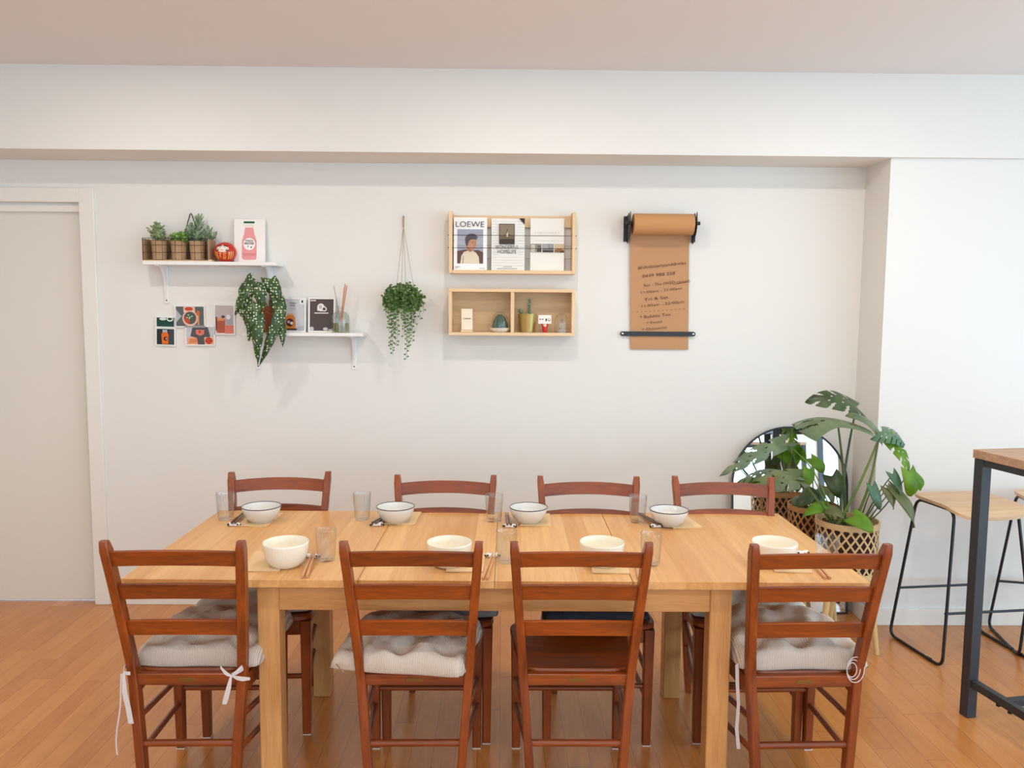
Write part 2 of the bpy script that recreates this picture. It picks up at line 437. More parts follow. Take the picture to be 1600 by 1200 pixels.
# daylight portals in the window openings (guide the sky light in)
for (a, b) in FWIN:
    ld = bpy.data.lights.new('sky_portal', 'AREA'); ld.shape = 'RECTANGLE'; ld.size = b - a; ld.size_y = FZ1 - FZ0; ld.cycles.is_portal = True
    lo = bpy.data.objects.new('sky_portal', ld); C.objects.link(lo); lo.location = ((a + b) / 2, YF - .09, (FZ0 + FZ1) / 2); lo.rotation_euler = (PI / 2, 0, 0)
for (a, b) in RWIN:
    ld = bpy.data.lights.new('sky_portal', 'AREA'); ld.shape = 'RECTANGLE'; ld.size = b - a; ld.size_y = RZ1 - RZ0; ld.cycles.is_portal = True
    lo = bpy.data.objects.new('sky_portal', ld); C.objects.link(lo); lo.location = (XR + .09, (a + b) / 2, (RZ0 + RZ1) / 2); lo.rotation_euler = (PI / 2, 0, PI / 2)

# ------------------------------------------------------------------ dining table
TX, TY, TZ = -0.0131, 2.3658, 0.74
TROT = -0.0073
tb = thing('dining_table', 'long extendable oak dining table set with bowls, glasses and chopsticks', 'table', (TX, TY, 0), (0, 0, TROT))
W2 = 2.2977 / 2; D = 0.84; th = .026
sx = [-W2, -0.425, -0.006, 0.418, W2]
for i in range(4):
    nm = 'tabletop' if i in (0, 3) else 'extension_leaf'
    B().span((sx[i] + .0008, 0, TZ - th), (sx[i + 1] - .0008, D, TZ), bev=.0015).done(nm, TTOP, tb, smooth=30)
LX0, LX1, LW = -0.748, 0.737, .068
for (x, y) in ((LX0, .045), (LX1 - LW, .045), (LX0, D - .045 - LW), (LX1 - LW, D - .045 - LW)):
    B().span((x, y, 0), (x + LW, y + LW, TZ - th - .0005), bev=.003).done('leg', oak('z'), tb, smooth=30)
for y in (.05, D - .05 - .022):
    B().span((LX0 + LW, y, .625), (LX1 - LW, y + .022, TZ - th - .0005), bev=.001).done('apron', oak('x'), tb, smooth=30)
for x in (LX0 + .005, LX1 - .027):
    B().span((x, .045 + LW, .625), (x + .022, D - .045 - LW, TZ - th - .0005), bev=.001).done('apron', oak('y'), tb, smooth=30)
tm = Matrix.Translation((TX, TY, 0)) @ Matrix.Rotation(TROT, 4, 'Z')

# ------------------------------------------------------------------ chairs
def pyc(z): return -.022 * (1 - z / .45) if z < .45 else -.088 * ((z - .45) / .44) ** 1.15
def pxc(z): return .1325 + (.1975 - .1325) * z / .89
def chair_parts():
    P = []
    for s in (-1, 1):
        b = B(); secs = []
        for z in (0, .1, .2, .3, .38, .43, .47, .52, .6, .7, .8, .86, .882, .89):
            hx = .0135; hy = .0185 if z > .1 else .016
            if z > .86: hy = .0185 * (1 - ((z - .86) / .034) ** 2 * .55)
            x = s * pxc(z); y = pyc(z)
            if z > .87: hx = .0115
            if z < .05: hx = .0115
            c = .003
            secs.append([(x - hx + c, y - hy, z), (x + hx - c, y - hy, z), (x + hx, y - hy + c, z), (x + hx, y + hy - c, z), (x + hx - c, y + hy, z), (x - hx + c, y + hy, z), (x - hx, y + hy - c, z), (x - hx, y - hy + c, z)])
        b.loft(secs); P.append(('back_post', b.mesh('back_post', chairwood('z'), 35)))
        b = B(); secs = []
        for z, h in ((.0047, .0145), (.2, .0165), (.435, .019)):
            x = s * (.180 + .004 * z); y = .37; c = .004
            secs.append([(x - h + c, y - h, z), (x + h - c, y - h, z), (x + h, y - h + c, z), (x + h, y + h - c, z), (x + h - c, y + h, z), (x - h + c, y + h, z), (x - h, y + h - c, z), (x - h, y - h + c, z)])
        b.loft(secs); P.append(('front_leg', b.mesh('front_leg', chairwood('z'), 35)))
        P.append(('foot_glide', B().span((s * .180 - .0150, .355, 0), (s * .180 + .0150, .385, .0045), bev=.001).mesh('foot_glide', mat('pale_felt_pad', rgb(206, 200, 192), .8), 30)))
    for (z0, z1) in ((.808, .858), (.700, .752), (.580, .632)):
        b = B(); secs = []; n = 12; zm = (z0 + z1) / 2; xw = pxc(zm) - .011
        for i in range(n + 1):
            u = -1 + 2 * i / n; x = u * xw; q = 1 - u * u
            bow = -.016 * q; arch = .008 * q; pts = []
            for (z, dy) in ((z0 + .002, -.008), (z0, 0), (z0 + .002, .008), (z1 - .003, .008), (z1, 0), (z1 - .003, -.008)):
                pts.append((x, pyc(z) + bow + dy, z + arch))
            secs.append(pts)
        b.loft(secs); P.append(('back_rail', b.mesh('back_rail', chairwood('x'), 50)))
    # seat: dished plank, wider in front with rounded corners
    b = B(); N = 44; top = []; 
    def outline(a, ins=0.0):
        ca, sa = math.cos(a), math.sin(a); e = 0.28
        x = (abs(ca) ** e) * (1 if ca > 0 else -1); y = (abs(sa) ** e) * (1 if sa > 0 else -1)
        yy = .206 + y * (.192 - ins) ; hw = .172 + (yy - .002) / .396 * .04 - ins
        return x * hw, yy
    rings = []
    for (ins, z, dish) in ((.004, .437, 0), (0, .441, 0), (0, .453, 0), (.004, .458, 0), (.03, .457, 0), (.07, .451, 0), (.12, .448, 0), (.165, .447, 0)):
        rings.append([(outline(2 * PI * k / N, ins)[0], outline(2 * PI * k / N, ins)[1], z) for k in range(N)])
    b.loft(rings); P.append(('seat', b.mesh('seat', chairwood('x'), 40)))
    # aprons
    P.append(('apron', B().span((-.158, -.011, .416), (.158, .011, .452), bev=.002).mesh('apron', chairwood('x'), 30)))
    P.append(('apron', B().span((-.163, .362, .385), (.163, .380, .437), bev=.002).mesh('apron', chairwood('x'), 30)))
    for s in (-1, 1):
        b = B(); secs = []
        for (y, x) in ((.015, .164), (.355, .181)):
            secs.append([(s * x - .009, y, .385), (s * x + .009, y, .385), (s * x + .009, y, .437), (s * x - .009, y, .437)])
        b.loft(secs); P.append(('apron', b.mesh('apron', chairwood('y'), 30)))
        for (zr, zf) in ((.31, .262), (.205, .168)):
            P.append(('stretcher', B().tube([(s * pxc(zr), pyc(zr) + .012, zr), (s * .181, .362, zf)], .0095, 10).mesh('stretcher', chairwood('y'), 50)))
    P.append(('stretcher', B().tube([(-pxc(.232) + .01, pyc(.232), .232), (pxc(.232) - .01, pyc(.232), .232)], .011, 10).mesh('stretcher', chairwood('x'), 50)))
    P.append(('stretcher', B().tube([(-.172, .37, .222), (.172, .37, .222)], .0095, 10).mesh('stretcher', chairwood('x'), 50)))
    P.append(('name_plate', B().box((0, -.0118, .434), (.052, .0018, .011), bev=.0006).mesh('name_plate', BRASS, 30)))
    return P
CP = chair_parts()
# x, y of the rear posts at seat height, rotation, label
CH = [(-.955, 2.356, R(0.4), 'brown ladder-back chair at near left of table, cushion ribbons tied to its posts'),
      (-.262, 2.356, R(0.2), 'brown ladder-back chair in the near row with a cushion corner poking out left'),
      (.236, 2.356, R(-0.3), 'brown ladder-back chair in the near row with a bare wooden seat'),
      (.934, 2.345, R(1.2), 'brown ladder-back chair at the near right end, nearest the black bar table'),
      (-.915, 3.178, R(180 + 3.5), 'brown ladder-back chair on the far side, leftmost, nearest the white door'),
      (-.229, 3.128, R(180), 'brown ladder-back chair on the far side below the hanging plant'),
      (.355, 3.116, R(180 - 1), 'brown ladder-back chair on the far side holding a charcoal cushion'),
      (.909, 3.122, R(180 - 2), 'brown ladder-back chair on the far side in front of the arched mirror')]
chairs = []
for i, (x, y, rz, lab) in enumerate(CH):
    if i == 0:
        ch = thing('dining_chair', lab, 'chair', (x, y, 0), (0, 0, rz), 'ladder-back chairs around the dining table')
        for nm, me in CP: link(nm, me, ch)
    else: ch = dup(chairs[0], (x, y, 0), (0, 0, rz), lab)
    chairs.append(ch)

# ------------------------------------------------------------------ cushions
def pillow(w, dpt, t, seed=1, tufts=3, e=0.36, wr=0.004):
    rnd = random.Random(seed); ph = [rnd.random() * 6.28 for _ in range(8)]
    b = B(); n = 40
    def pos(i, j, top):
        u = -1 + 2 * i / n; v = -1 + 2 * j / n
        # square to softened square
        k = 1 - .06 * (abs(u) ** 4) * (abs(v) ** 4)
        edge = max(abs(u), abs(v))
        pin = 1 - .05 * (math.cos(PI * u * .5) * (abs(v) ** 6) + math.cos(PI * v * .5) * (abs(u) ** 6))
        x = u * k * pin; y = v * k * pin
        h = ((1 - abs(u) ** 4.5) * (1 - abs(v) ** 4.5)) ** e
        tf = 0
        for a in range(tufts):
            for c in range(tufts):
                ux = -1 + 2 * (a + .5) / tufts; vy = -1 + 2 * (c + .5) / tufts
                tf += math.exp(-((u - ux) ** 2 + (v - vy) ** 2) * 45)
        z = t * h * (1 - .55 * min(1, tf)) if top else -t * .18 * h
        if top:
            z += wr * h * (math.sin(9 * u + 4 * v + ph[0]) * math.sin(7 * v - 3 * u + ph[1]) + .5 * math.sin(17 * u - 6 * v + ph[2]))
            z += .25 * wr * h * math.sin(31 * v + 12 * u + ph[3])
        return Vector((x * w / 2 + .003 * math.sin(6 * v + ph[4]), y * dpt / 2 + .003 * math.sin(5 * u + ph[5]), z))
    for top in (True, False):
        g = [[b.bm.verts.new(pos(i, j, top)) for j in range(n + 1)] for i in range(n + 1)]
        for i in range(n):
            for j in range(n): b._f((g[i][j], g[i + 1][j], g[i + 1][j + 1], g[i][j + 1]))
    return b
def cushion(loc, rz, w, dpt, t, m, label, seed, tufts=3, tilt=(0, 0), group='seat cushions on the dining chairs', wr=.0065):
    c = thing('seat_cushion', label, 'cushion', loc, (tilt[0], tilt[1], rz), group)
    pb = pillow(w, dpt, t, seed, tufts, wr=wr)
    bmesh.ops.remove_doubles(pb.bm, verts=pb.bm.verts, dist=.0012)
    pb.done('pad', m, c, smooth=180)
    return c
def wavy(p0, p1, n, amp, seed):
    rnd = random.Random(seed); p0 = Vector(p0); p1 = Vector(p1); out = []
    a, c = rnd.random() * 6, rnd.random() * 6
    for i in range(n + 1):
        t = i / n; p = p0.lerp(p1, t); out.append(p + Vector((math.sin(t * 7 + a), math.cos(t * 5 + c) * .4, 0)) * amp * t)
    return out
ZS = .4655
c1 = cushion((-.935, 2.565, ZS), R(-1), .415, .40, .074, F_STRIPE, 'pale striped cushion on the near left chair, tied with white ribbons', 3)
b = B()   # bow on the right post, tails and loops
b.ribbon([(.165, -.185, .012), (.155, -.235, .008), (.135, -.262, .004)], .012, .002, (0, 0, 1))
for a, l in ((2.7, .035), (-.35, .06), (.5, .038)):
    b.ribbon([(.135 + math.cos(a) * l * q, -.266 - .004 * math.sin(q * 3), .004 + math.sin(a) * l * q + .012 * q * q) for q in (0, .3, .6, 1)], [.004, .012, .014, .008], .0012, (0, 0, 1))
b.ribbon([(.135, -.268, .004), (.128, -.27, -.03), (.118, -.268, -.066), (.112, -.266, -.085)], [.006, .014, .016, .013], .0012, (1, 0, 0))
b.done('ribbon_tie', RIBBON, c1)
b = B()
b.ribbon([(-.19, -.17, .012), (-.2, -.235, .012), (-.19, -.262, .008), (-.17, -.262, .006)], .010, .002, (0, 0, 1))
b.ribbon([(-.188, -.266, .008), (-.186, -.268, -.05), (-.178, -.266, -.1), (-.172, -.264, -.15)], [.008, .015, .016, .016], .0012, (1, 0, 0))
b.tube(wavy((-.195, -.266, .006), (-.215, -.27, -.245), 10, .006, 2), .0022, 5)
b.done('ribbon_tie', RIBBON, c1)
c2 = cushion((-.292, 2.515, ZS), R(-8), .438, .40, .074, F_STRIPE, 'pale striped cushion on the chair second from left in the near row', 5)
b = B(); b.tube([(-.195, -.175, .01), (-.16, -.225, .016), (-.145, -.245, .02)], .0022, 5); b.done('ribbon_tie', CORD, c2)
c4 = cushion((.938, 2.56, ZS), R(1), .43, .42, .080, F_STRIPE, 'pale striped tufted cushion on the near right chair beside the bar table', 8)
b = B()
b.ribbon([(-.190, -.17, .012), (-.205, -.185, .004), (-.204, -.19, -.05), (-.198, -.19, -.12), (-.201, -.19, -.2), (-.193, -.19, -.265)], [.006, .011, .011, .010, .011, .011], .0015, (1, 0, 0))
b.done('ribbon_tie', RIBBON, c4)
b = B()
for k, (rr, dx) in enumerate(((.026, -.004), (.034, .002), (.019, -.010))):
    b.tube([(.142 + dx + rr * math.cos(a * PI / 10) * .8, -.236 - .001 * k, .012 + rr * math.sin(a * PI / 10) * 1.2) for a in range(20)], .0014, 5, closed=True)
b.done('ribbon_tie', RIBBON, c4)
for (cx, cy, rz, w_, d_, t_, m_, lab, sd) in (
    (-.915, 2.99, R(3), .44, .38, .050, F_PLAIN, 'plain stone-grey cushion on the far left chair by the door', 11),
    (-.215, 2.95, R(1), .42, .38, .046, F_GREY, 'mid grey cushion on the far chair second from left', 12),
    (.345, 2.93, R(0), .40, .38, .034, F_CHAR, 'charcoal cushion on the far chair second from right', 13),
    (.915, 2.96, R(-1), .45, .38, .058, F_PLAIN, 'plain pale grey cushion on the far right chair in front of the mirror', 14)):
    cushion((cx, cy, ZS), rz, w_, d_, t_, m_, lab, sd, 2)
#PART2

# ------------------------------------------------------------------ table setting
TT = TZ + .0003
def bowl_mesh(kind):
    b = B()
    if kind == 'cream':
        prof = [(.0001, .004), (.036, .004), (.038, 0), (.042, 0), (.047, .004), (.058, .016), (.0665, .036), (.0708, .058), (.0728, .074), (.0725, .0785), (.0712, .0795), (.0700, .078), (.0675, .058), (.063, .036), (.054, .017), (.040, .009), (.0001, .007)]
        b.lathe(prof, 168, rf=lambda a, z: 1 + (.006 * math.sin(56 * a) if .012 < z < .066 else 0))
        return [('bowl_body', b.mesh('bowl_body', CREAM, 50))]
    prof = [(.0001, .004), (.034, .004), (.036, 0), (.040, 0), (.045, .006), (.060, .020), (.069, .040), (.0742, .0595), (.0735, .0612), (.0722, .0595), (.066, .040), (.057, .022), (.040, .011), (.0001, .009)]
    b.lathe(prof, 64)
    r = B(); r.lathe([(.0741, .0590), (.0748, .0605), (.0742, .0622), (.0728, .0622), (.0722, .0605), (.0728, .0590), (.0741, .0590)], 64)
    return [('bowl_body', b.mesh('bowl_body', GREYW, 50)), ('painted_rim', r.mesh('painted_rim', RIM, 50))]
BC = {k: bowl_mesh(k) for k in ('cream', 'grey')}
proto = {}
def place(kind, parts, name, label, cat, group, loc, rz=0, scale=None):
    if kind in proto: o = dup(proto[kind], loc, (0, 0, rz), label, scale)
    else:
        o = thing(name, label, cat, loc, (0, 0, rz), group)
        for nm, me in parts: link(nm, me, o)
        if scale: o.scale = scale
        proto[kind] = o
    return o
ORD = ['leftmost', 'second from the left', 'second from the right', 'rightmost']
for i, u in enumerate((446.5, 702, 940.5, 1210.5)):
    p = atz(u, 846.5, TT + .078); p.z = TT
    place('cream', BC['cream'], 'rice_bowl', 'cream ribbed deep bowl in the near row, ' + ORD[i], 'bowl', 'cream bowls along the near side', p, i)
for i, (u, v) in enumerate(((408.5, 791.5), (618, 792), (826, 793), (1045.5, 797))):
    p = atz(u, v, TT + .061); p.z = TT + .003
    place('grey', BC['grey'], 'rice_bowl', 'pale grey bowl with dark rim in the far row, ' + ORD[i], 'bowl', 'dark-rimmed bowls along the far side', p, i)
# tumblers
def tumbler():
    b = B(); h = .106
    prof = [(.0001, .0), (.0265, .0), (.0285, .003), (.0292, .012), (.0338, .085), (.0348, .100), (.0352, h), (.0342, h + .0008), (.0332, h - .001), (.0322, .084), (.0272, .014), (.0255, .010), (.0001, .009)]
    b.lathe(prof, 120, rf=lambda a, z: 1 + (  .022 * math.sin(22 * a) if .011 < z < .090 else 0))
    return [('glass_body', b.mesh('glass_body', GLASS, 60))]
def facet_tumbler():
    b = B(); h = .088
    prof = [(.0001, .0), (.028, .0), (.030, .003), (.031, .012), (.0355, .055), (.0378, .066), (.0388, h), (.0372, h + .0005), (.0358, h - .002), (.0345, .066), (.032, .05), (.026, .014), (.0001, .012)]
    b.lathe(prof, 80, rf=lambda a, z: 1 - (.05 * (1 - abs(math.cos(5 * a))) if .004 < z < .06 else 0))
    return [('glass_body', b.mesh('glass_body', glass_mat('cut_glass', (.96, .975, .98), .05), 20))]
TB = tumbler()
for i, (u, v) in enumerate(((509.7, 875), (791, 878), (1016.5, 882))):
    p = atz(u, v, TT)
    place('tumbler', TB, 'tumbler', 'clear ribbed glass tumbler right of the ' + ['leftmost cream bowl', 'second cream bowl from the left', 'second cream bowl from the right'][i], 'glass', 'ribbed tumblers on the table', p, i)
for i, (u, v) in enumerate(((352.5, 811), (566, 811), (772, 814), (996, 815.5))):
    p = atz(u, v, TT)
    place('tumbler', TB, 'tumbler', 'clear ribbed glass tumbler in the far row, ' + ORD[i], 'glass', 'ribbed tumblers on the table', p, i * 1.3)
p = atz(1293, 838, TT + .088); p.z = TT
place('facet', facet_tumbler(), 'tumbler', 'short faceted glass tumbler at the right end of the near row', 'glass', None, p)
# napkins
def napkin_mesh(wd, ln, seed):
    b = B(); n = 14
    rnd = random.Random(seed)
    a = rnd.random() * 6
    def top(u, v): return (u * wd - wd / 2, v * ln - ln / 2, .0042 + .0012 * max(0, math.sin(a + u * 3)) * (abs(v - .5) * 2) ** 3)
    secs = []
    for j in range(n + 1):
        v = j / n; row = []
        for i in range(n + 1): row.append(top(i / n, v))
        for i in range(n, -1, -1):
            q = top(i / n, v); row.append((q[0], q[1], q[2] - .0042))
        secs.append(row)
    return b.loft(secs).mesh('napkin', KRAFT, 30)
NAP = napkin_mesh(.118, .20, 4)
spots = [(-.765, 2.542, 5, 'near', 0), (-.113, 2.540, -1, 'near', 1), (.352, 2.530, -3, 'near', 2), (.940, 2.545, -6, 'near', 3),
         (-.945, 3.062, -3, 'far', 0), (-.388, 3.098, -2, 'far', 1), (.136, 3.083, -2, 'far', 2), (.700, 3.062, 8, 'far', 3)]
for i, (x, y, rz, row, k) in enumerate(spots):
    o = link('napkin', NAP, None, (x, y, TT), (0, 0, R(rz)))
    tag(o, 'folded brown paper napkin by the %s bowl, %s' % ('cream' if row == 'near' else 'dark-rimmed', ORD[k]), 'napkin', 'paper napkins on the table')
# chopstick rests
def rest_parts():
    b = B(); secs = []; n = 14
    for i in range(n + 1):
        u = -1 + 2 * i / n; r = .0001 + .0085 * (1 - abs(u) ** 3.2) ** .6 * (1 - .28 * math.exp(-(u * 3.2) ** 2)); zc = .006 + .0035 * u * u
        secs.append([(u * .024, r * 1.25 * math.cos(2 * PI * k / 12), max(0.0, zc + r * math.sin(2 * PI * k / 12))) for k in range(12)])
    b.loft(secs)
    out = [('rest_body', b.mesh('rest_body', mat('white_porcelain', rgb(246, 243, 238), .2, coat=.4), 60))]
    for sx in (-1, 1):
        out.append(('painted_dot', B().sphere((sx * .018, -.0085, .009), .0034, u=8, v=6).mesh('painted_dot', PRINTBLACK, 60)))
        out.append(('painted_dot', B().sphere((sx * .0235, .002, .0046), .0045, u=8, v=6).mesh('painted_dot', PRINTBLACK, 60)))
    return out
RP = rest_parts()
rests = [(-.628, 2.585, 'near', 0), (-.028, 2.600, 'near', 1), (.462, 2.592, 'near', 2), (1.030, 2.640, 'near', 3), (-1.016, 2.972, 'far', 0), (-.475, 2.982, 'far', 1), (.032, 2.966, 'far', 2), (.596, 2.976, 'far', 3)]
for i, (x, y, row, k) in enumerate(rests):
    place('rest', RP, 'chopstick_rest', 'small white porcelain chopstick rest with black dots, %s in the %s row' % (ORD[k], row), 'chopstick rest', 'chopstick rests on the table', (x, y, TT), R(8 if i % 2 else -6))
CS = B().loft([[(r * math.cos(PI / 4 + PI / 2 * k), y, r * math.sin(PI / 4 + PI / 2 * k)) for k in range(4)] for (y, r) in ((-.112, .0052), (-.02, .0044), (.06, .0034), (.113, .0022))]).mesh('chopstick', wood('light_bamboo', rgb(222, 168, 120), rgb(196, 138, 92), 'y', .4), 30)
CSD = CS.copy(); CSD.materials[0] = mat('dark_walnut_lacquer', rgb(92, 66, 54), .3)
near = [((-.602, 2.381), (-.625, 2.600)), ((-.049, 2.366), (-.020, 2.612)), ((.431, 2.375), (.458, 2.605)), ((1.013, 2.384), (1.033, 2.650))]
far = [((-1.014, 2.965), (-1.040, 3.19)), ((-.482, 2.970), (-.440, 3.19)), ((.030, 2.958), (.022, 3.18)), ((.602, 2.966), (.560, 3.18))]
for k in range(4):
    for row, lst, me in (('near', near, CS), ('far', far, CSD)):
        a, c = Vector(lst[k][0]), Vector(lst[k][1]); dv = (c - a).normalized(); ang = math.atan2(-dv.x, dv.y)
        for sd in (-1, 1):
            if row == 'near': mid = a + dv * .113; z = TT + .0105; tilt = .050
            else: mid = a + dv * .105; z = TT + .0105; tilt = -.055
            sv = Vector((dv.y, -dv.x)) * .0055 * sd
            o = link('chopstick', me, None, (mid.x + sv.x, mid.y + sv.y, z), (tilt, 0, ang + sd * .012))
            tag(o, '%s %s-row chopstick on the %s rest, %s stick of the pair' % ('light wooden' if row == 'near' else 'dark', row, ORD[k], 'left' if sd < 0 else 'right'), 'chopstick', 'chopsticks on the table')

# ------------------------------------------------------------------ wall shelves
def wall_shelf(x0, x1, ztop, bx, drop, label):
    t = thing('wall_shelf', label, 'shelf', ((x0 + x1) / 2, YW, ztop), group='white bracket shelves')
    cx = (x0 + x1) / 2
    B().span((x0 - cx, -.128, -.018), (x1 - cx, 0, 0), bev=.002).done('board', WHITE, t, smooth=30)
    for x in bx:
        b = B(); x -= cx
        b.span((x - .011, -.006, -.018 - drop), (x + .011, 0, -.018), bev=.001)
        b.span((x - .011, -.112, -.023), (x + .011, -.004, -.018))
        pts = []
        for i in range(13):                    # curved web
            a = i / 12
            pts.append((x - .004, -.108 + .102 * (a ** .55), -.022 - drop * .86 * (a ** 1.9)))
        pts += [(x - .004, -.005, -.022 - drop * .9), (x - .004, -.005, -.022)]
        b.prism(pts, (.008, 0, 0))
        br = b.done('bracket', WHITE, t, smooth=30)
        for z in (-.052, -.018 - drop + .016):
            s_ = B(); s_.lathe([(.0001, 0), (.0036, .0002), (.0036, .002), (.0001, .0026)], 10, M=Matrix.Rotation(PI / 2, 3, 'X')); s_.done('screw', mat('dark_screw', rgb(70, 66, 60), .4, .6), br, loc=(x, -.0062, z))
    return t
Z1, Z2 = 1.797, 1.448
wall_shelf(-1.785, -1.123, Z1, (-1.722, -1.192), .19, 'upper white wall shelf holding the wire crate of succulents')
wall_shelf(-1.300, -.698, Z2, (-1.262, -.766), .175, 'lower white wall shelf holding the spotted begonia and two frames')

# ------------------------------------------------------------------ leaves
def basis(dirv, nrm):
    d = Vector(dirv).normalized(); n = Vector(nrm); n = n - d * n.dot(d)
    if n.length < 1e-5: n = d.orthogonal()
    n.normalize(); s = n.cross(d).normalized(); return d, s, n
def simple_leaf(b, base, dirv, nrm, L, W, curl=.2, cup=.15, nu=5, nv=4, tipp=1.0, fold=0.0):
    d, s, n = basis(dirv, nrm); base = Vector(base)
    def fn(u, v):
        q = 2 * v - 1; w = W / 2 * (math.sin(PI * (u ** tipp) * .98 + .02) ** .8)
        return base + d * (L * u) + s * (q * w) + n * (-curl * L * u * u + cup * W * q * q * math.sin(PI * u))
    b.grid(nu, nv, fn)
def fat_leaf(b, base, dirv, nrm, L, W, T, curl=-.1):
    d, s, n = basis(dirv, nrm); base = Vector(base); secs = []
    for (u, k) in ((0, .35), (.3, .8), (.6, 1.0), (.82, .8), (.95, .42), (1.0, .08)):
        c = base + d * (L * u) + n * (-curl * L * u * u)
        secs.append([c + s * (W / 2 * k * math.cos(a * PI / 3)) + n * (T / 2 * k * math.sin(a * PI / 3)) for a in range(6)])
    b.loft(secs)
G_SUC1 = leaf_mat('pale_succulent_leaf', rgb(136, 160, 112), rgb(184, 200, 152), 60, .5, .1)
G_SUC2 = leaf_mat('bright_succulent_leaf', rgb(104, 150, 62), rgb(152, 188, 98), 60, .5, .1)
G_SUC3 = leaf_mat('grey_green_succulent_leaf', rgb(110, 140, 108), rgb(160, 182, 146), 60, .5, .1)
G_VINE = leaf_mat('vine_leaf', rgb(48, 84, 34), rgb(104, 142, 66), 40, .5, .2)
G_VSTEM = mat('vine_stem', rgb(96, 104, 64), .7)

# ---- crate of succulents
cr = thing('planter_crate', 'long wooden crate with black wire front on the upper shelf', 'crate', (-1.628, 4.062, Z1))
CW = .16
crw = birch('x')
b = B(); b.span((-CW - .004, -.052, 0), (CW + .02, .052, .010), bev=.001); b.done('base_board', crw, cr)
for s in (-1, 1): B().span((s * CW - .005, -.048, .010), (s * CW + .005, .048, .112), bev=.001).done('side_panel', wood('crate_side_wood', rgb(196, 158, 118), rgb(160, 122, 86), 'z', .6), cr)
b = B(); b.span((-CW + .005, .040, .010), (CW - .005, .048, .112)); b.done('back_panel', wood('crate_back_wood', rgb(150, 116, 82), rgb(120, 88, 60), 'x', .7), cr)
b = B()
yy = -.0525
for i in range(11):
    x = -CW + 2 * CW * i / 10; b.tube([(x, yy, .006), (x, yy, .114)], .0011, 5)
for z in (.008, .044, .080, .114): b.tube([(-CW, yy, z), (CW, yy, z)], .0013 if z in (.008, .114) else .0011, 5)
b.tube([(-CW, yy, .006), (-CW, yy, .116)], .002, 5); b.tube([(CW, yy, .006), (CW, yy, .116)], .002, 5)
b.done('wire_mesh', BLACK, cr)
B().tube([(.008, .053, .150), (.038, .053, .245), (.042, .053, .249), (.046, .053, .245), (.076, .053, .150)], .0022, 6).done('wire_handle', BLACK, cr)
POTK = wood('kraft_pot_paper', rgb(196, 160, 122), rgb(170, 134, 98), 'z', .9)
def rosette(b, c, R0, n, L, W, T, tilt0, tilt1, rnd, zst=0.0):
    for k in range(n):
        f = k / n; a = k * 2.399; el = tilt0 + (tilt1 - tilt0) * f
        d = Vector((math.cos(a) * math.cos(el), math.sin(a) * math.cos(el), math.sin(el)))
        fat_leaf(b, Vector(c) + Vector((0, 0, zst * f)) + d * .002, d, Vector((-math.cos(a) * math.sin(el), -math.sin(a) * math.sin(el), math.cos(el))), L * (1 - .45 * f) * rnd.uniform(.9, 1.1), W * (1 - .35 * f), T, -.12)
for i, (px, lab, gm, kind) in enumerate(((-.095, 'potted succulent with small round pale leaves, left in the wire crate', G_SUC1, 0), (.003, 'potted bright green rosette succulent, middle of the wire crate', G_SUC2, 1), (.095, 'tall potted grey-green succulent, right in the wire crate', G_SUC3, 2))):
    t = thing('potted_succulent', lab, 'plant', (-1.628 + px, 4.053, Z1 + .0105), group='succulents in the wire crate')
    B().lathe([(.0001, .0), (.033, 0), (.040, .088), (.042, .092), (.038, .092), (.036, .080), (.0001, .080)], 20).done('pot', POTK, t)
    rnd = random.Random(20 + i); b = B(); gs = B()
    if kind == 0:
        for k in range(20):
            a = rnd.uniform(0, 6.28); lean = rnd.uniform(0, .85); h = rnd.uniform(.035, .088)
            top = Vector((math.cos(a) * lean * .05 - .022 * (h / .08), math.sin(a) * lean * .03, .085 + h)); b0 = Vector((math.cos(a) * .012, math.sin(a) * .012, .082))
            gs.tube([b0, (b0 + top) / 2 + Vector((0, 0, .006)), top], .0016, 5)
            for q in range(7):
                f = .25 + .75 * q / 6; p = b0.lerp(top, f); aa = q * 2.4 + k
                fat_leaf(b, p, (math.cos(aa), math.sin(aa) * .8, .55), (0, 0, 1), .025, .022, .005)
    elif kind == 1:
        for (cx, cy, cz, s_) in ((-.018, -.01, .095, 1), (.022, .0, .100, .95), (.002, .02, .108, .9), (-.03, .015, .090, .7), (.035, -.02, .085, .7), (.0, -.025, .088, .75)):
            rosette(b, (cx, cy, cz), .03, 22, .040 * s_, .021 * s_, .005, .1, 1.35, rnd, .016)
    else:
        for (cx, cy, h, s_, lx) in ((.0, .0, .110, 1.0, .012), (-.028, .008, .050, .8, -.02), (.030, -.006, .052, .9, .035), (.008, -.022, .028, .8, .0), (-.01, .012, .075, .8, -.03), (.028, .012, .03, .8, .06)):
            p0 = Vector((cx, cy, .082)); p1 = Vector((cx + lx, cy, .085 + h)); gs.tube([p0, p1], .003, 6)
            n = int(8 + h * 160)
            for q in range(n):
                f = .15 + .85 * q / n; p = p0.lerp(p1, f); aa = q * 2.399; el = .15 + .9 * f
                fat_leaf(b, p, (math.cos(aa) * math.cos(el), math.sin(aa) * math.cos(el) * .75, math.sin(el)), (0, 0, 1), .046 * s_, .015, .005)
    b.done('leaves', gm, t); 
    if len(gs.bm.verts): gs.done('stems', G_VSTEM, t)
    else: gs.bm.free()

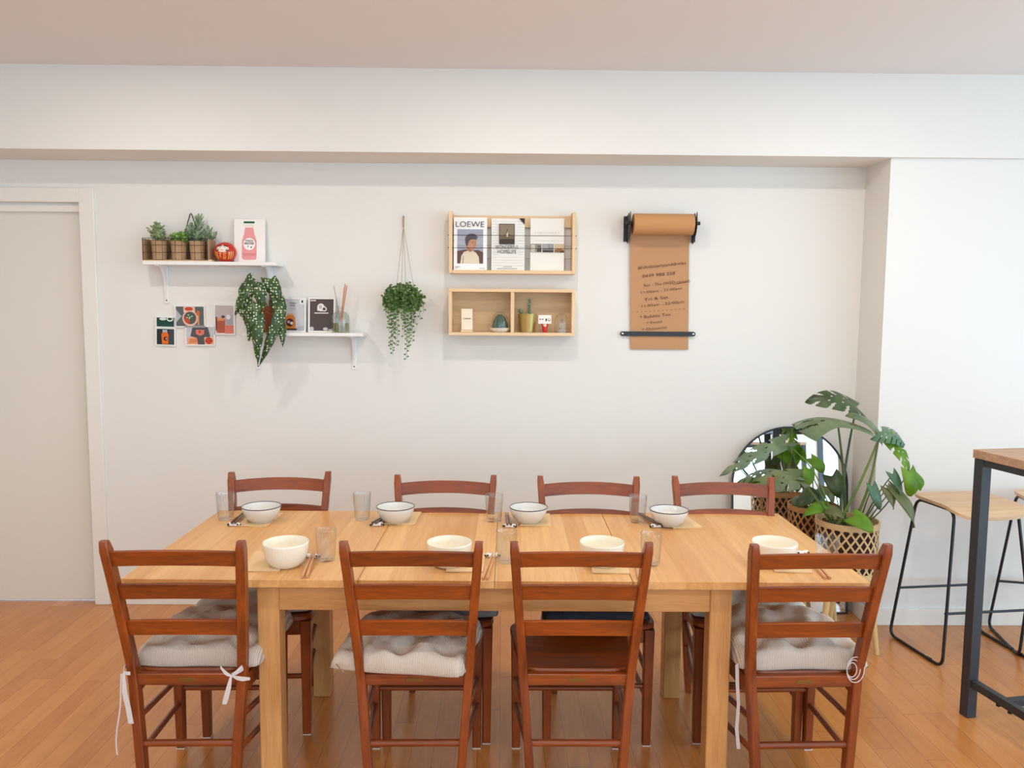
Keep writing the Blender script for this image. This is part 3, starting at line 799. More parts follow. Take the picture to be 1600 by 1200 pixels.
# ---- daruma doll
DA = (.055, .050, .050)
dr = thing('daruma_doll', 'round red daruma doll with white face and gold writing on the upper shelf', 'figurine', (-1.396, 4.056, Z1), (0, 0, R(4)))
def dsurf(a, e, k=1.0):        # a azimuth from the front, e elevation
    x = math.sin(a) * math.cos(e); y = -math.cos(a) * math.cos(e); z = math.sin(e)
    return Vector((x * .054 * k, y * .050 * k, .049 + max(-.0485 / .052, z) * .052 * k))
b = B(); rows = []
b.loft([[dsurf(2 * PI * j / 48, e) for j in range(48)] for e in [R(q) for q in (-72, -64, -56, -48, -40, -32, -24, -16, -8, 0, 8, 16, 24, 32, 40, 48, 56, 64, 72, 80, 86, 89.5)]])
b.done('body', mat('red_lacquer', rgb(200, 36, 20), .35, coat=.2), dr, smooth=70)
def dpatch(name, shapes, m, k):
    b = B()
    for pts in shapes:
        ca = sum(p[0] for p in pts) / len(pts); ce = sum(p[1] for p in pts) / len(pts)
        n = len(pts)
        if n == 4 or len(pts) % 2 == 0 and n < 9:      # strip between two edges
            h = n // 2; tp = pts[:h]; bt = list(reversed(pts[h:])); nu = 8
            for i in range(h - 1):
                g = [[b.bm.verts.new(dsurf(tp[i][0] + (tp[i + 1][0] - tp[i][0]) * q / nu + ((bt[i][0] + (bt[i + 1][0] - bt[i][0]) * q / nu) - (tp[i][0] + (tp[i + 1][0] - tp[i][0]) * q / nu)) * w_ / nu,
                                             tp[i][1] + (tp[i + 1][1] - tp[i][1]) * q / nu + ((bt[i][1] + (bt[i + 1][1] - bt[i][1]) * q / nu) - (tp[i][1] + (tp[i + 1][1] - tp[i][1]) * q / nu)) * w_ / nu, k)) for w_ in range(nu + 1)] for q in range(nu + 1)]
                for q in range(nu):
                    for w_ in range(nu): b._f((g[q][w_], g[q + 1][w_], g[q + 1][w_ + 1], g[q][w_ + 1]))
        else:
            rings = [[b.bm.verts.new(dsurf(ca + (p[0] - ca) * q / 6, ce + (p[1] - ce) * q / 6, k)) for p in pts] for q in range(1, 7)]
            b._f(rings[0])
            for q in range(5):
                for i in range(n): b._f((rings[q][i], rings[q + 1][i], rings[q + 1][(i + 1) % n], rings[q][(i + 1) % n]))
    return b.done(name, m, dr, smooth=70)
def dell(a, e, ra, re, n=20): return [(a + ra * math.cos(2 * PI * i / n), e + re * math.sin(2 * PI * i / n)) for i in range(n)]
def dline(pts, w):
    L = [(x, y + w / 2) for x, y in pts]; Rr = [(x, y - w / 2) for x, y in reversed(pts)]; return L + Rr
dpatch('face', [dell(-.05, .34, .62, .36)], mat('doll_face_paint', rgb(240, 222, 208), .4), 1.012)
dpatch('eye', [dell(-.28, .42, .13, .10, 12)], mat('eye_white', rgb(250, 248, 244), .3), 1.024); dpatch('eye', [dell(.2, .42, .13, .10, 12)], MATS['eye_white'], 1.024)
dpatch('pupil', [dell(-.26, .42, .05, .05, 10), dell(.2, .42, .05, .05, 10)], PRINTBLACK, 1.034)
dpatch('eyebrows', [dline([(-.50, .50), (-.40, .60), (-.25, .63), (-.12, .58)], .11), dline([(.05, .58), (.18, .63), (.34, .60), (.44, .50)], .11), dline([(-.62, .16), (-.50, .12), (-.36, .17)], .11), dline([(.26, .17), (.40, .12), (.52, .16)], .11), dline([(-.60, .28), (-.5, .25), (-.42, .28)], .04), dline([(.32, .28), (.4, .25), (.5, .28)], .04)], PRINTBLACK, 1.03)
dpatch('mouth', [dline([(-.15, .14), (-.04, .18), (.07, .14)], .04)], mat('doll_red_detail', rgb(170, 50, 30), .5), 1.03)
dpatch('gold_writing', [dline([(-.35, -.12), (-.12, -.12)], .06), dline([(-.3, -.28), (-.14, -.24)], .06), [(-.26, -.06), (-.2, -.06), (-.2, -.62), (-.26, -.62)], dline([(-.36, -.42), (-.2, -.3)], .06), dline([(0, -.10), (.28, -.10)], .05), dline([(.02, -.22), (.26, -.22)], .05), dline([(.02, -.34), (.28, -.34)], .05), [(.0, -.4), (.05, -.4), (.05, -.68), (.0, -.68)], [(.25, -.4), (.3, -.4), (.3, -.68), (.25, -.68)], dline([(0, -.54), (.3, -.54)], .05), dline([(0, -.68), (.3, -.68)], .06), [(.13, -.4), (.17, -.4), (.17, -.68), (.13, -.68)],
      [(.55, .0), (.64, .02), (.60, -.7), (.5, -.72)], [(.74, .05), (.84, .07), (.80, -.7), (.71, -.7)], [(.95, .08), (1.05, .1), (1.0, -.65), (.92, -.65)], [(-.62, .02), (-.53, .0), (-.48, -.7), (-.58, -.7)], [(-.84, .07), (-.74, .05), (-.70, -.7), (-.79, -.7)]], mat('gold_paint', rgb(236, 186, 96), .4, .2), 1.015)

# ------------------------------------------------------------------ flat printed things
class Art:
    """flat printed picture in its own x (right) / z (up) plane facing -y, w by h, origin bottom left"""
    def __init__(s, w, h, y=0.0): s.w = w; s.h = h; s.b = B(); s.mats = []; s.k = 0; s.y = y
    def _m(s, m):
        if m not in s.mats: s.mats.append(m)
        s.b.mi = s.mats.index(m); s.k += 1
        return s.y - .00018 * s.k
    def poly(s, pts, m):
        y = s._m(m); s.b.prism([(u * s.w, y, v * s.h) for u, v in pts], (0, .00017, 0)); return s
    def rect(s, u0, v0, u1, v1, m): return s.poly([(u0, v0), (u1, v0), (u1, v1), (u0, v1)], m)
    def ell(s, u, v, ru, rv, m, n=24, a0=0, a1=2 * PI):
        return s.poly([(u + ru * math.cos(a0 + (a1 - a0) * i / n), v + rv * math.sin(a0 + (a1 - a0) * i / n)) for i in range(n if a1 - a0 > 6.2 else n + 1)], m)
    def line(s, u0, v0, u1, v1, t, m):
        a = Vector((u0 * s.w, v0 * s.h)); c = Vector((u1 * s.w, v1 * s.h)); d = (c - a).normalized(); p = Vector((-d.y, d.x)) * t / 2
        y = s._m(m); s.b.prism([(q.x, y, q.y) for q in (a + p, a - p, c - p, c + p)], (0, .00017, 0)); return s
    def done(s, name, parent, loc=(0, 0, 0)): return s.b.done(name, s.mats, parent, smooth=0, loc=loc)
def fit_text(txt, w, h, loc, m, parent, off=0.0, align='LEFT', name='lettering', rot=(PI / 2, 0, 0), spacing=1.0):
    o = lettering(txt, h * 1.38, (0, 0, 0), m, parent, rot, name, 'LEFT', 1.0, spacing, 0, off)
    xs_ = [v.co.x for v in o.data.vertices]; ww = max(xs_) - min(xs_); x0 = min(xs_)
    k = w / ww; o.scale = (k, 1, 1)
    c = Vector(loc); dx = {'LEFT': 0, 'CENTER': -w / 2, 'RIGHT': -w}[align]
    e = Euler(rot).to_matrix() @ Vector((1, 0, 0))
    o.location = c + e * (dx - x0 * k)
    return o
PAPERW = flat(246, 242, 236)

# smoothie panel leaning on the wall
SP = thing('art_panel', 'white panel printed with a pink smoothie bottle, leaning on the upper shelf', 'picture', (-1.362, 4.078, Z1), (R(-5), 0, 0))
PW, PH = .156, .222
B().span((0, 0, 0), (PW, .012, PH), bev=.001).done('panel', PAPERW, SP)
a = Art(PW, PH, -.0002)
pink = flat(236, 158, 158)
a.poly([(.36, .80), (.62, .80), (.66, .66), (.735, .50), (.735, .12), (.70, .07), (.30, .07), (.26, .12), (.26, .50), (.33, .66)], pink)
a.rect(.345, .80, .635, .88, flat(240, 232, 224)); a.rect(.315, .90, .665, .945, flat(24, 104, 58))
a.rect(.265, .195, .73, .207, flat(206, 116, 118)); a.rect(.30, .165, .70, .175, flat(206, 116, 118))
a.ell(.50, .435, .205, .150, flat(222, 130, 130)); a.ell(.50, .43, .195, .143, flat(250, 246, 240))
a.ell(.46, .375, .016, .022, flat(120, 110, 100)); a.ell(.56, .355, .022, .016, PRINTBLACK)
a.done('bottle_print', SP)
fit_text('YONCIA', .040, .0115, (PW * .50, -.0034, PH * .475), PRINTBLACK, SP, align='CENTER')
fit_text('SMOOTHIES', .050, .0115, (PW * .50, -.0034, PH * .415), PRINTBLACK, SP, align='CENTER')

# four small pictures on the wall
def picture(name, x0, z0, w, h, label, y=YW - .012, rot=(0, 0, 0), bd=.006, dp=.011, group='white-framed food pictures', roll=0):
    t = thing(name, label, 'picture', (x0, y, z0), (rot[0], roll, rot[2]), group)
    b = B(); b.span((0, .004, 0), (w, dp, h)); b.span((0, 0, 0), (bd, .004, h)); b.span((w - bd, 0, 0), (w, .004, h)); b.span((bd, 0, 0), (w - bd, .004, bd)); b.span((bd, 0, h - bd), (w - bd, .004, h))
    b.done('frame', WHITE, t, smooth=0)
    return t, Art(w - 2 * bd, h - 2 * bd, .0038), (bd, 0, bd)
GRN, DGR, SLT = flat(24, 72, 62), flat(36, 44, 46), flat(96, 104, 104)
ORG, REDO, PCH = flat(226, 108, 36), flat(206, 74, 44), flat(232, 150, 116)
t, a, o = picture('picture', -1.784, 1.374, .102, .150, 'small portrait picture of an orange drink bottle on green, leftmost of four', roll=R(1.5))
a.rect(0, 0, 1, 1, DGR); a.rect(0, .68, 1, 1, GRN); a.rect(.7, 0, 1, .55, flat(62, 72, 76)); a.rect(0, .58, 1, .67, flat(222, 230, 224))
a.ell(.35, .95, .2, .05, flat(226, 232, 228)); a.ell(.75, .95, .18, .09, flat(226, 232, 228)); a.ell(.75, .96, .12, .05, GRN)
a.poly([(.30, .02), (.66, .02), (.68, .35), (.62, .46), (.32, .46), (.26, .35)], ORG); a.rect(.33, .46, .60, .55, flat(176, 186, 200)); a.ell(.50, .22, .11, .075, DGR); a.ell(.54, .22, .05, .035, PCH)
a.done('print', t, o)
t, a, o = picture('picture', -1.681, 1.468, .155, .112, 'small landscape picture of a bowl and spoon on grey, above the apron picture')
a.rect(0, 0, 1, 1, SLT); a.poly([(0, .2), (0, .85), (.2, .5)], flat(186, 188, 190)); a.rect(.27, .7, .68, 1, flat(236, 198, 182)); a.ell(.46, .88, .15, .1, REDO)
a.ell(.50, .40, .28, .40, flat(236, 186, 168)); a.ell(.50, .42, .22, .32, flat(84, 92, 88)); a.poly([(.3, .25), (.45, .1), (.5, .3), (.34, .5)], REDO)
for k in range(9): a.ell(.47 + .09 * math.cos(k * 2.4) * (k / 9 + .3), .46 + .12 * math.sin(k * 2.4) * (k / 9 + .3), .025, .03, (flat(206, 226, 206), flat(70, 130, 76))[k % 2])
a.ell(.80, .66, .065, .14, flat(214, 106, 50)); a.rect(.775, .06, .83, .55, flat(226, 150, 110))
a.done('print', t, o)
t, a, o = picture('picture', -1.630, 1.374, .152, .102, 'small landscape picture of two food trays and a grey apron, lowest')
a.rect(0, 0, 1, 1, flat(198, 200, 206)); a.poly([(.22, 1), (.78, 1), (.86, .5), (.72, 0), (.36, 0), (.14, .5)], flat(84, 86, 88)); a.poly([(.34, .84), (.64, .84), (.64, .6), (.5, .5), (.34, .6)], flat(222, 124, 116)); a.ell(.48, .72, .05, .08, REDO)
a.poly([(.02, 0), (.4, 0), (.38, .36), (.2, .46), (.02, .36)], flat(240, 176, 132)); a.poly([(.66, 0), (.98, 0), (.98, .42), (.64, .42)], flat(240, 186, 150)); a.ell(.81, .22, .14, .19, flat(188, 56, 40))
for k in range(6): a.line(.08 + .05 * k, .08, .14 + .05 * k, .34, .004, flat(216, 120, 70))
for k in range(8): a.ell(.74 + .05 * (k % 4), .14 + .14 * (k // 4), .022, .035, flat(224, 100, 64))
a.done('print', t, o)
t, a, o = picture('picture', -1.481, 1.432, .106, .155, 'small portrait picture of iced drinks, rightmost of four beside the begonia', roll=R(.8))
a.rect(0, 0, 1, 1, flat(196, 184, 182)); a.rect(.0, 0, 1, .30, flat(214, 190, 184)); a.rect(.08, .02, .52, .52, flat(196, 104, 78)); a.rect(.08, .46, .46, .56, flat(226, 150, 96)); a.rect(.50, .0, .98, .30, flat(222, 126, 108))
a.poly([(.56, .32), (.94, .32), (.9, .56), (.74, .68), (.6, .6)], flat(170, 172, 178)); a.ell(.70, .60, .12, .09, flat(232, 230, 230)); a.ell(.42, .60, .1, .05, flat(90, 76, 80)); a.rect(.02, .1, .08, .6, flat(84, 50, 50))
for k in range(7): a.line(.1, .08 + .055 * k, .5, .08 + .055 * k, .0016, flat(168, 82, 62))
a.done('print', t, o)
# two frames standing on the lower shelf
t, a, o = picture('photo_frame', -1.131, Z2, .127, .176, 'white frame with a jar of orange iced tea on grey, on the lower shelf', y=4.074, rot=(R(-6), 0, 0), bd=.0075, dp=.014, group='white frames on the lower shelf')
a.rect(0, 0, 1, 1, flat(206, 204, 208)); a.poly([(0, 0), (1, 0), (1, .18), (.6, .12), (0, .2)], flat(184, 184, 190)); a.rect(.78, .85, 1, 1, flat(250, 248, 246)); a.rect(.85, .89, .93, .97, PRINTBLACK)
a.poly([(.14, .06), (.58, .06), (.60, .2), (.57, .42), (.50, .5), (.22, .5), (.14, .42), (.12, .2)], flat(214, 128, 52)); a.ell(.34, .26, .17, .13, flat(70, 44, 40)); a.ell(.28, .28, .06, .045, flat(190, 170, 190)); a.ell(.42, .24, .07, .05, flat(240, 214, 200)); a.rect(.24, .5, .48, .56, flat(226, 180, 130)); a.rect(.2, .02, .66, .07, flat(66, 40, 34))
a.rect(.3, .695, .62, .70, PRINTBLACK)
a.done('print', t, o)
fit_text('FRESH', .034, .0075, (.061, -.0004, .145), PRINTBLACK, t, align='CENTER', rot=(PI / 2, 0, 0))
fit_text('MILK', .027, .0075, (.061, -.0004, .132), PRINTBLACK, t, align='CENTER')
t, a, o = picture('photo_frame', -.992, Z2, .137, .178, 'white frame with a white helmet-shaped emblem on dark brown, beside the diffuser', y=4.074, rot=(R(-6), 0, 0), bd=.008, dp=.014, group='white frames on the lower shelf')
WP = flat(238, 232, 228)
a.rect(0, 0, 1, 1, flat(84, 72, 70)); a.rect(.02, .94, .25, .97, WP); a.ell(.08, .06, .09, .07, flat(206, 200, 198)); a.ell(.66, .06, .1, .05, flat(206, 200, 198)); a.ell(.86, .03, .09, .03, flat(190, 184, 182))
a.ell(.46, .74, .155, .125, WP); a.rect(.31, .63, .55, .74, WP); a.ell(.60, .69, .11, .08, WP); a.ell(.60, .69, .065, .048, flat(84, 72, 70)); a.rect(.40, .70, .425, .80, flat(110, 100, 98)); a.rect(.46, .70, .485, .80, flat(110, 100, 98))
a.rect(.19, .545, .78, .575, WP)
a.done('print', t, o)

# reed diffuser
rd = thing('reed_diffuser', 'ribbed clear glass reed diffuser with pale yellow liquid and wooden reeds', 'diffuser', (-.820, 4.050, Z2), (0, 0, 0))
b = B(); b.lathe([(.0001, 0), (.043, 0), (.045, .004), (.045, .070), (.042, .086), (.032, .100), (.0175, .108), (.016, .112), (.016, .126), (.019, .130), (.019, .134), (.0145, .134), (.0135, .112), (.030, .096), (.040, .082), (.0425, .068), (.0425, .006), (.0001, .005)], 72, rf=lambda a, z: 1 + (.007 * math.sin(18 * a) if z < .09 else 0))
b.done('bottle', glass_mat('diffuser_glass', (.95, .96, .95), .06), rd, smooth=60)
B().lathe([(.0001, .006), (.0405, .006), (.0405, .048), (.0001, .048)], 36).done('fragrance_oil', glass_mat('yellow_oil', (.93, .86, .55), .05, 1.3), rd)
REED = mat('rose_reed', rgb(214, 150, 122), .7); REEDG = mat('grey_reed', rgb(150, 140, 130), .7)
for (x0, y0, x1, y1, z1, r_, m_) in ((-.006, 0, .026, -.004, .246, .0030, REED), (-.003, .004, .033, .002, .238, .0030, REED), (-.004, -.004, .022, -.01, .225, .0026, REED), (.004, .002, -.032, 0, .236, .0016, REEDG), (-.008, .0, .020, .006, .230, .0026, REED)):
    B().tube([(x0, y0, .010), (x1, y1, z1)], r_, 7).done('reed', m_, rd)

# ------------------------------------------------------------------ spotted begonia in a terracotta pot
BX, BY = -1.190, 4.045
bg = thing('begonia', 'spotted begonia trailing long dark leaves from a terracotta pot on the lower shelf', 'plant', (BX, BY, Z2))
def potmesh(r0, r1, h, lip=.012):
    return B().lathe([(.0001, 0), (r0, 0), (r1 * .95, h - lip * 1.6), (r1, h - lip * 1.6), (r1 + .002, h), (r1 - .004, h), (r1 - .008, h - .012), (.0001, h - .012)], 36)
potmesh(.038, .058, .130).done('pot', TERRA, bg)
BM_ = begonia_mat(); BSTEM = mat('begonia_stem', rgb(150, 128, 84), .6)
def begonia_leaf(b, base, tip, nrm, W, curl=.12, seed=0):
    base = Vector(base); tip = Vector(tip); L = (tip - base).length
    d, s, n = basis(tip - base, nrm); rnd = random.Random(seed); ph = rnd.random() * 6
    def fn(u, v):
        q = 2 * v - 1
        prof = (math.sin(PI * (.16 + .84 * u) ** .62)) ** .95 if u < 1 else 0
        w = W / 2 * prof * (1 + .04 * math.sin(u * 34 + ph)); asym = 1.22 if q < 0 else .82
        back = -.16 * (1 - u) ** 2 * abs(q) * L * (1 if q < 0 else .5)
        sw = .10 * L * math.sin(PI * u) * .6
        return base + d * (L * u + back) + s * (q * w * asym + sw * .4) + n * (curl * L * math.sin(PI * u) - .20 * W * q * q + .006 * math.sin(18 * u + 4 * q + ph) * abs(q))
    b.grid(26, 12, fn)
bl = [((396, 440, 3.96), (366, 492, 3.95), 44, (-.2, -1, .3)), ((393, 434, 4.0), (372, 458, 4.0), 20, (-.5, -.8, .2)),
      ((404, 446, 3.93), (412, 486, 3.93), 34, (0, -1, .3)), ((423, 436, 3.98), (440, 482, 3.99), 36, (.3, -1, .2)),
      ((399, 474, 3.92), (387, 533, 3.91), 40, (-.2, -1, .2)), ((404, 492, 3.91), (402, 570, 3.93), 32, (0, -1, .1)),
      ((436, 466, 3.98), (439, 522, 3.96), 34, (.4, -1, .1)), ((437, 492, 3.95), (404, 574, 3.96), 26, (.3, -1, .1)),
      ((440, 505, 3.98), (442, 542, 3.96), 22, (.4, -1, 0)), ((428, 452, 4.02), (440, 476, 4.02), 24, (.4, -.8, .4)), ((376, 476, 3.95), (386, 508, 3.95), 20, (-.2, -1, 0))]
for i, (p0, p1, wpx, nr) in enumerate(bl):
    A0 = at(*p0) - Vector((BX, BY, Z2)); A1 = at(*p1) - Vector((BX, BY, Z2))
    b = B(); begonia_leaf(b, A0, A1, nr, .66 * wpx * p0[2] / FPX, seed=i); b.done('leaf', BM_, bg, smooth=180, solid=.0006)
    b = B(); r0 = Vector((.01 * math.cos(i * 2.1), .01 * math.sin(i * 2.1), .11)); b.tube([r0, r0.lerp(A0, .5) + Vector((0, 0, .03)), A0 + Vector((0, .003, 0))], .0024, 6); b.done('stem', BSTEM, bg)
b = B(); b.tube([at(415, 487, 3.975) - Vector((BX, BY, Z2)), at(437, 496, 3.975) - Vector((BX, BY, Z2))], .0016, 6); b.tube([at(410, 494, 3.965) - Vector((BX, BY, Z2)), at(417, 523, 3.962) - Vector((BX, BY, Z2))], .0028, 6); b.tube([(.0, 0, .1), at(437, 455, 4.03) - Vector((BX, BY, Z2))], .0026, 6); b.done('plant_stake', BSTEM, bg)

# ------------------------------------------------------------------ hanging plant
HX, HY = at(631, 440, 4.015).x, 4.015
hp = thing('hanging_plant', 'trailing string plant hanging on jute cords from a nail in the wall', 'plant', (HX, HY, 1.575))
HZ = 1.575
B().lathe([(.0001, 0), (.04, 0), (.052, .02), (.058, .075), (.060, .08), (.055, .08), (.053, .070), (.0001, .068)], 28).done('pot', mat('dark_green_pot', rgb(44, 58, 44), .6), hp)
nail = at(630.5, 338, 4.105) - Vector((HX, HY, HZ))
b = B()
for a in (2.5, 4.6, .4, 1.5):
    b.tube([(.055 * math.cos(a), .055 * math.sin(a), .078), (nail.x, nail.y - .004, nail.z - .05)], .0011, 5)
b.tube([(nail.x, nail.y - .004, nail.z - .055), (nail.x, nail.y - .003, nail.z - .002)], .004, 6)
b.done('cord', CORD, hp)
B().tube([(nail.x, YW - HY - .001, nail.z), (nail.x, nail.y - .012, nail.z + .001)], .002, 6).done('nail', BLACK, hp)
rnd = random.Random(77)
def lf(b, p, rnd, L=.017):
    d = Vector((rnd.uniform(-1, 1), rnd.uniform(-1, .6), rnd.uniform(-.7, .5))); n = Vector((rnd.uniform(-.5, .5), -1, rnd.uniform(0, 1)))
    simple_leaf(b, p, d, n, L, L * .8, .1, .1, 3, 2)
fol = B()
for k in range(620):
    a = rnd.uniform(0, 2 * PI); e = math.asin(rnd.uniform(-.75, 1)); rr = rnd.uniform(.75, 1.05)
    p = Vector((math.cos(a) * math.cos(e) * .098 * rr, math.sin(a) * math.cos(e) * .072 * rr - .012, .045 + math.sin(e) * .078 * rr))
    if p.y > YW - HY - .012: continue
    lf(fol, p, rnd)
fol.done('foliage', G_VINE, hp, smooth=0)
vines = [(-.085, -.02, -.04, -.09), (-.072, -.04, -.115, -.07), (-.055, -.05, -.20, -.058), (-.048, -.03, -.235, -.052), (-.035, -.06, -.15, -.045), (-.02, -.05, -.11, -.03), (0, -.06, -.08, .0), (.012, -.06, -.14, .006), (.02, -.05, -.255, .02), (.028, -.04, -.20, .032), (.045, -.05, -.12, .05), (.06, -.04, -.17, .042), (.075, -.02, -.06, .08), (.088, -.01, -.02, .098), (-.03, -.06, -.19, -.028), (.015, -.07, -.10, .02), (-.06, -.06, -.09, -.06), (.05, -.06, -.08, .062)]
for i, (x, y, z1, x1) in enumerate(vines):
    b = B(); n = 16; pts = []
    for k in range(n + 1):
        t = k / n; pts.append(Vector((x + (x1 - x) * t + .004 * math.sin(t * 9 + i), y - .015 * math.sin(PI * t), .06 + (z1 - .06) * t + .02 * math.sin(PI * t))))
    b.tube(pts, .0009, 4)
    ln = .06 - z1
    for k in range(int(ln / .0095)):
        t = (k + rnd.random()) / int(ln / .0095); p = pts[0].lerp(pts[-1], t); j = min(n - 1, int(t * n)); p = pts[j].lerp(pts[j + 1], t * n - j)
        sd = 1 if k % 2 else -1
        d = Vector((sd, rnd.uniform(-.6, .2), rnd.uniform(-.4, .5))); simple_leaf(b, p + d.normalized() * .003, d, Vector((0, -1, rnd.uniform(0, .8))), .0135 * (1 - .3 * t), .0105, .1, .1, 3, 2)
    b.done('vine', G_VINE, hp, smooth=0)

# ------------------------------------------------------------------ magazine rack
BI = birch('x'); BIZ = birch('z')
rk = thing('magazine_rack', 'pale birch magazine rack on the wall with black cords across', 'rack', (.047, YW, 1.75))
RW = .317; RH = .300
for s in (-1, 1): B().span((s * RW - (.016 if s > 0 else 0), -.098, 0), (s * RW + (.016 if s < 0 else 0), 0, RH + .008), bev=.001).done('side_panel', BIZ, rk)
B().span((-RW + .0165, -.098, 0), (RW - .0165, 0, .017), bev=.001).done('bottom_panel', BI, rk)
B().span((-RW + .0165, -.018, RH - .062), (RW - .0165, 0, RH - .004), bev=.001).done('top_rail', BI, rk)
for (z, y) in ((.190, -.092), (.127, -.092)): B().tube([(-RW - .002, y, z), (RW + .002, y, z)], .0014, 6).done('front_cord', BLACK, rk)
for (z, y) in ((.146, -.010), (.082, -.010)): B().tube([(-RW + .016, y, z), (RW - .016, y, z)], .0010, 6).done('back_cord', CORD, rk)
for (z, y) in ((.190, -.092), (.127, -.092)):
    for s in (-1, 1): B().sphere((s * (RW + .003), y, z), .003, u=8, v=6).done('knot', BLACK, rk)
MZ = 1.750 + .0175
def magazine(x0, w, h, label, cover):
    t = thing('magazine', label, 'magazine', (x0, 4.052, MZ), (R(-4), 0, 0), 'magazines in the birch rack')
    b = B(); b.span((0, 0, 0), (w, .006, h)); b.done('pages', PAPERW, t, smooth=0)
    a = Art(w, h, -.0001); cover(a, t, w, h); a.done('cover', t); return t
def cov1(a, t, w, h):
    a.rect(0, 0, 1, 1, flat(250, 249, 248)); A_, B_, C_, D_ = .105, .125, .885, .775
    def q(u, v): return (A_ + (C_ - A_) * u, B_ + (D_ - B_) * v)
    a.rect(A_, B_, C_, D_, flat(160, 166, 182)); a.poly([q(0, .55), q(1, .55), q(1, .75), q(0, .8)], flat(176, 178, 190))
    a.poly([q(0, 0), q(1, 0), q(1, .33), q(.8, .40), q(.55, .37), q(.3, .41), q(0, .36)], flat(104, 78, 70))
    a.poly([q(.38, .30), q(.58, .30), q(.60, .52), q(.36, .55)], flat(170, 122, 96))
    a.poly([q(.12, 0), q(.86, 0), q(.83, .20), q(.72, .32), q(.60, .37), q(.50, .335), q(.40, .37), q(.26, .34), q(.16, .22)], flat(226, 214, 190))
    a.poly([q(.20, 0), q(.23, 0), q(.25, .2), q(.23, .24)], flat(150, 120, 96))
    a.poly([q(.40, .48), q(.50, .42), q(.60, .40), q(.68, .43), q(.72, .50), q(.745, .56), q(.72, .60), q(.73, .68), q(.66, .76), q(.46, .76), q(.38, .62)], flat(196, 146, 116))
    a.poly([q(.36, .50), q(.44, .56), q(.45, .64), q(.52, .70), q(.64, .71), q(.74, .69), q(.77, .76), q(.74, .83), q(.62, .87), q(.46, .86), q(.34, .80), q(.30, .72), q(.31, .60)], flat(84, 82, 86))
    a.poly([q(.72, .70), q(.80, .76), q(.77, .80), q(.68, .78)], flat(98, 96, 100)); a.ell(q(.44, .58)[0], q(.44, .58)[1], .02, .022, flat(184, 130, 104))
    a.line(*q(.56, .63), *q(.63, .635), .0016, flat(60, 44, 40)); a.line(*q(.68, .63), *q(.73, .62), .0016, flat(60, 44, 40)); a.ell(*q(.60, .605), .012, .006, flat(50, 36, 34)); a.ell(*q(.70, .60), .010, .006, flat(50, 36, 34))
    a.poly([q(.665, .60), q(.70, .54), q(.66, .53)], flat(176, 122, 96)); a.line(*q(.60, .49), *q(.69, .49), .0018, flat(160, 88, 78))
    fit_text('LOEWE', w * .85, .029, (w * .065, -.0075, h * .815), PRINTBLACK, t, off=-.00035)
    a.rect(.04, .06, .20, .066, flat(90, 90, 90)); a.rect(.04, .04, .14, .046, flat(120, 120, 120)); a.rect(.78, .035, .94, .041, flat(120, 120, 120))
def cov2(a, t, w, h):
    a.rect(0, 0, 1, 1, flat(240, 238, 232))
    for k in range(17):
        v = .94 - k * .053
        if .30 < v < .93:
            a.line(.02, v, .2, v, .0009, flat(180, 178, 172)); a.line(.8, v, .98, v, .0009, flat(180, 178, 172))
        else: a.line(.02, v, .98, v, .0009, flat(180, 178, 172))
    a.rect(.23, .50, .70, .895, flat(96, 84, 70)); a.rect(.25, .66, .68, .88, flat(140, 126, 106)); a.poly([(.25, .60), (.68, .60), (.68, .66), (.5, .70), (.25, .66)], flat(116, 100, 80)); a.rect(.25, .51, .68, .60, flat(70, 60, 50))
    a.poly([(.455, .645), (.50, .645), (.495, .71), (.47, .78), (.45, .71)], flat(232, 226, 214)); a.poly([(.45, .70), (.47, .70), (.485, .79), (.465, .79)], flat(60, 50, 44))
    a.poly([(.83, 1), (1, 1), (1, .88)], flat(52, 48, 46)); a.rect(.36, .065, .62, .071, flat(90, 90, 90)); a.rect(.18, .030, .78, .036, flat(70, 70, 70))
    fit_text('WONDERFUL', w * .70, .0185, (w * .12, -.0085, h * .415), PRINTBLACK, t, off=.0)
    fit_text('HOMELIFE', w * .56, .0185, (w * .19, -.0085, h * .325), PRINTBLACK, t, off=.0)
def cov3(a, t, w, h):
    a.rect(0, 0, 1, 1, flat(240, 236, 228))
    a.rect(0, .35, .335, .515, flat(150, 142, 132)); a.rect(.02, .36, .14, .50, flat(200, 194, 184)); a.rect(.20, .36, .33, .42, flat(84, 72, 66)); a.rect(.22, .44, .31, .48, flat(96, 96, 96))
    a.rect(.355, .35, .69, .515, flat(126, 124, 120)); a.rect(.37, .42, .53, .51, flat(170, 168, 164)); a.rect(.55, .44, .68, .51, flat(150, 160, 168)); a.rect(.36, .35, .68, .39, flat(76, 66, 62))
    a.rect(.71, .35, 1, .515, flat(206, 184, 150)); a.poly([(.71, .35), (1, .35), (1, .40), (.85, .43), (.71, .40)], flat(150, 104, 70)); a.rect(.88, .35, 1, .375, flat(70, 52, 44))
    fit_text('BARBARASREWIT', w * .72, .0050, (w * .14, -.0045, h * .715), flat(130, 120, 110), t, off=-.0001, spacing=1.6)
    fit_text('DESIGN & LIVING', w * .5, .0032, (w * .25, -.0045, h * .675), flat(170, 164, 156), t, off=-.0001, spacing=1.4)
magazine(-.248, .168, .266, 'magazine with a portrait of a dark-haired person on its cover, leftmost in rack', cov1)
magazine(-.058, .168, .262, 'magazine lettered WONDERFUL HOMELIFE with pale lined cover, middle of rack', cov2)
magazine(.139, .171, .264, 'plain cream magazine with three small photos in a strip, rightmost in rack', cov3)

